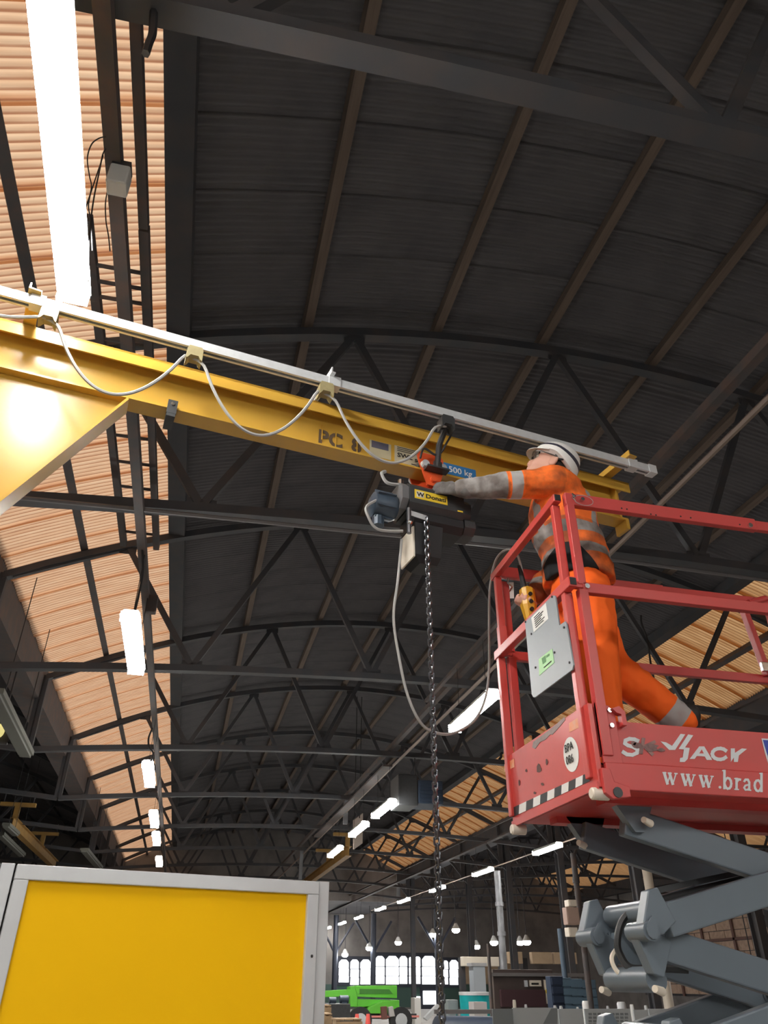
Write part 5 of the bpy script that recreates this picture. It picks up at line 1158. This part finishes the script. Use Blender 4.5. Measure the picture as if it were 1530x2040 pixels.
MB().box(XW - .36, XW - .1, 18, 31.5, 2.75, 2.85).build('trim_white_top', white, kind='structure')
MB().box(XW - .6, XW, 18, 48, 4.95, 5.4).build('trim_side_girder', mat('grey_girder', (.13, .125, .12), .6), kind='structure')
for i, (y_, z_) in enumerate(((24, 3.6), (27, 4.1))): MB().tube([(XW - .4, 18, z_), (XW - .4, 31, z_)], .07, 10).build('wall_pipe', mat('pale_pipe', (.32, .33, .34), .5), smooth=True); 
for o, l in zip([x for x in bpy.data.objects if x.name.startswith('wall_pipe')], ('grey pipe along the right wall above the white boards, lower one', 'grey pipe along the right wall above the white boards, upper one')): tag(o, l, 'pipe')
for y_ in (21.3, 25.3): MB().box(XW - .5, XW - .3, y_ - .12, y_ + .12, 0, 3.6).build('steel_column', fr); 
for o in [x for x in bpy.data.objects if x.name.startswith('steel_column') and x.type == 'MESH']: tag(o, 'dark thin stanchion standing before the white wall boards', 'column', 'stanchions before the white boards')

# ---------------------------------------------------------------- yellow runway beams, hung board, heaters, brackets
def runway(x, ya, yb, z, hang, label, M=ywd):
    t = empty('runway_beam', (x, ya, z), label, 'runway beam')
    b = MB(); b.box(x - .10, x + .10, ya, yb, z, z + .015); b.box(x - .01, x + .01, ya, yb, z + .015, z + .27); b.box(x - .10, x + .10, ya, yb, z + .27, z + .285); b.build('beam', M, t)
    for y_ in hang:
        MB().box(x - .07, x + .07, y_ - .06, y_ + .06, z + .285, z + .62).build('hanger', M, t); MB().box(x - .48, x + .48, y_ - .07, y_ + .07, z + .62, z + .72).build('cross_head', M, t)
        for s in (-.4, .4): MB().tube([(x + s, y_, z + .72), (x + s, y_, max(z + 1.0, tie_z(x) - .05))], .015, 6).build('hanger_rod', iron, t)
    return t
runway(5.0, 26.0, 36, 4.95 - .0, (26.3, 30.0), 'yellow runway beam hung from T shaped heads in the distance above the panel')
runway(-5.0, 24.6, 34, 5.15, (24.8, 30.0), 'yellow runway beam in the unlit left bay, rising behind the panel top edge')
p = at_y(713, 1655, 22); a, b_ = at_y(703, 1688, 22), at_y(722, 1622, 22)
t = empty('hung_board', (p.x, 22, a.z), 'pale blank board hanging on wires beside the distant runway beam', 'board')
MB().prism([at_y(703, 1634, 22), at_y(721, 1620, 22.6), at_y(720, 1680, 22.6), at_y(703, 1692, 22)], (.03, -.0, 0)).build('board', mat('pale_board', (.36, .30, .26), .7), t)
for u in (706, 716): q = at_y(u, 1630, 22.2); MB().tube([q, (q.x, q.y, roof_z(q.x) - .02)], .012, 5).build('hanging_wire', cblack, t)
def drop(u, v0, v1, y_, label):
    a, b_ = at_y(u, v0, y_), at_y(u, v1, y_); t = empty('drop_duct', (a.x, y_, b_.z), label, 'duct')
    MB().bar((a.x, y_, b_.z), (a.x, y_, a.z), .12, .12, (0, 1, 0)).build('duct', mat('grey_drop_duct', (.20, .21, .23), .5), t); MB().bar((a.x - .25, y_, a.z), (a.x + .9, y_, a.z), .08, .08).build('arm', mat('grey_drop_duct', (.20, .21, .23), .5), t)
drop(689, 1590, 1642, 22.5, 'grey square drop duct hanging left of the pale blank board'); drop(601, 1692, 1752, 31, 'grey square drop duct above the panel post, farther one')
a, b_ = at_y(833, 1600, 15.8), at_y(882, 1556, 15.8)
t = empty('unit_heater', ((a.x + b_.x) / 2, 16.1, a.z), 'dark blue unit heater box hung by the right skylight behind the chain', 'heater')
MB().box(a.x, b_.x, 15.8, 16.5, a.z, b_.z).build('casing', mat('navy_heater_casing', (.03, .05, .085), .5), t, bevel=.02); MB().box(a.x - .42, a.x, 15.8, 16.5, a.z - .05, b_.z + .1).build('fan_box', dgrey, t, bevel=.02)
for k in range(5): MB().box(a.x + .05, b_.x - .05, 15.78, 15.8, lerp(a.z + .05, b_.z - .05, k / 5), lerp(a.z + .05, b_.z - .05, (k + .6) / 5)).build('louvre_slat', mat('navy_heater_casing', (.03, .05, .085), .5), t)
for x in (a.x + .05, b_.x - .05): MB().tube([(x, 16.19, b_.z), (x, 16.19, tie_z(x))], .012, 5).build('hanger_rod', iron, t)
# unlit fittings in the left bay
def dead_lamp(u0, v0, u1, v1, z, label, wd=.2):
    a, b_ = at_z(u0, v0, z), at_z(u1, v1, z); t = empty('unlit_lamp', (a + b_) / 2, label, 'lamp')
    MB().bar(a, b_, wd, .08).build('housing', mat('pale_grey_fitting', (.11, .115, .10), .5), t); MB().bar(a - V((0, 0, .06)), b_ - V((0, 0, .06)), wd * .7, .04).build('diffuser', mat('unlit_diffuser', (.13, .135, .12), .4), t)
    for q in (.2, .8): c = a.lerp(b_, q); MB().tube([c + V((0, 0, .04)), c + V((0, 0, roof_z(c.x + (SP if c.x < XL else 0)) - z - .05))], .008, 5).build('hanger', cblack, t)
dead_lamp(-12, 1375, 52, 1500, 5.0, 'long pale unlit lamp casing in the dark left bay', .26); dead_lamp(12, 1642, 32, 1660, 5.0, 'small unlit lamp left of the yellow runway beam in the dark left bay', .2)
dead_lamp(168, 1692, 198, 1728, 5.0, 'dim unlit lamp casing just above the panel top, right of the runway beam', .25); dead_lamp(0, 1660, 44, 1702, 5.0, 'faint unlit lamp casing nearest the top left corner of the panel', .22)
p = at_y(-2, 1456, 14); t = empty('bulkhead_lamp', p, 'faint yellowish glowing bulkhead lamp at the left edge', 'lamp')
MB().ell(p, (.09, 0, 0), (0, .07, 0), (0, 0, .12), 14, 10).build('globe', mat('dim_yellow_globe', (.8, .75, .4), .5, emit=(.8, .7, .25), estr=.7), t, smooth=True); MB().box(p.x - .16, p.x + .16, p.y + .06, p.y + .12, p.z - .2, p.z + .2).build('back_plate', iron, t); MB().tube([(p.x, p.y + .1, p.z + .2), (p.x, p.y + .1, roof_z(p.x + SP) - .05)], .015, 6).build('stem', iron, t)
# tension rods and small hooks hanging from the trusses in the right skylight
px_rope('knotted_rope', [(1277, 1226), (1278, 1242), (1288, 1270), (1292, 1290), (1296, 1320), (1302, 1350), (1308, 1372), (1311, 1382)], 11.42, .02, cblack, 'knotted dark cord hanging beside the worker\'s back leg before the right skylight', 'cord')
px_rope('hook', [(994, 1513), (998, 1508), (998, 1502), (1001, 1500)], 16.19, .03, cblack, 'small dark hook standing on a tie left of the lift toe board', 'hook')
rope('pipe_run', [(3.95 + .25, Y0, 5.62), (4.2, 20, 5.62), (4.2, Y1, 5.62)], .03, mat('brownish_conduit', (.20, .15, .12), .5), 'brownish conduit running the length of the hall under the ties', 'conduit')
rope('pipe_run', [(XL, TYS[1] - .1, 5.36), (0, TYS[1] - .1, 5.45), (4, TYS[1] - .1, 5.52), (8, TYS[1] - .1, 5.46), (XR, TYS[1] - .1, 5.36)], .022, mat('grey_conduit', (.12, .115, .12), .5), 'thin conduit slung under the tie of the truss behind the hoist', 'conduit')
rope('pipe_run', [(10.2, 8, 4.85), (10.2, 25, 4.85), (10.2, 46, 4.85)], .02, mat('brownish_conduit', (.20, .15, .12), .5), 'thin conduit running below the right skylight over the right lamp row', 'conduit')
flush_texts()
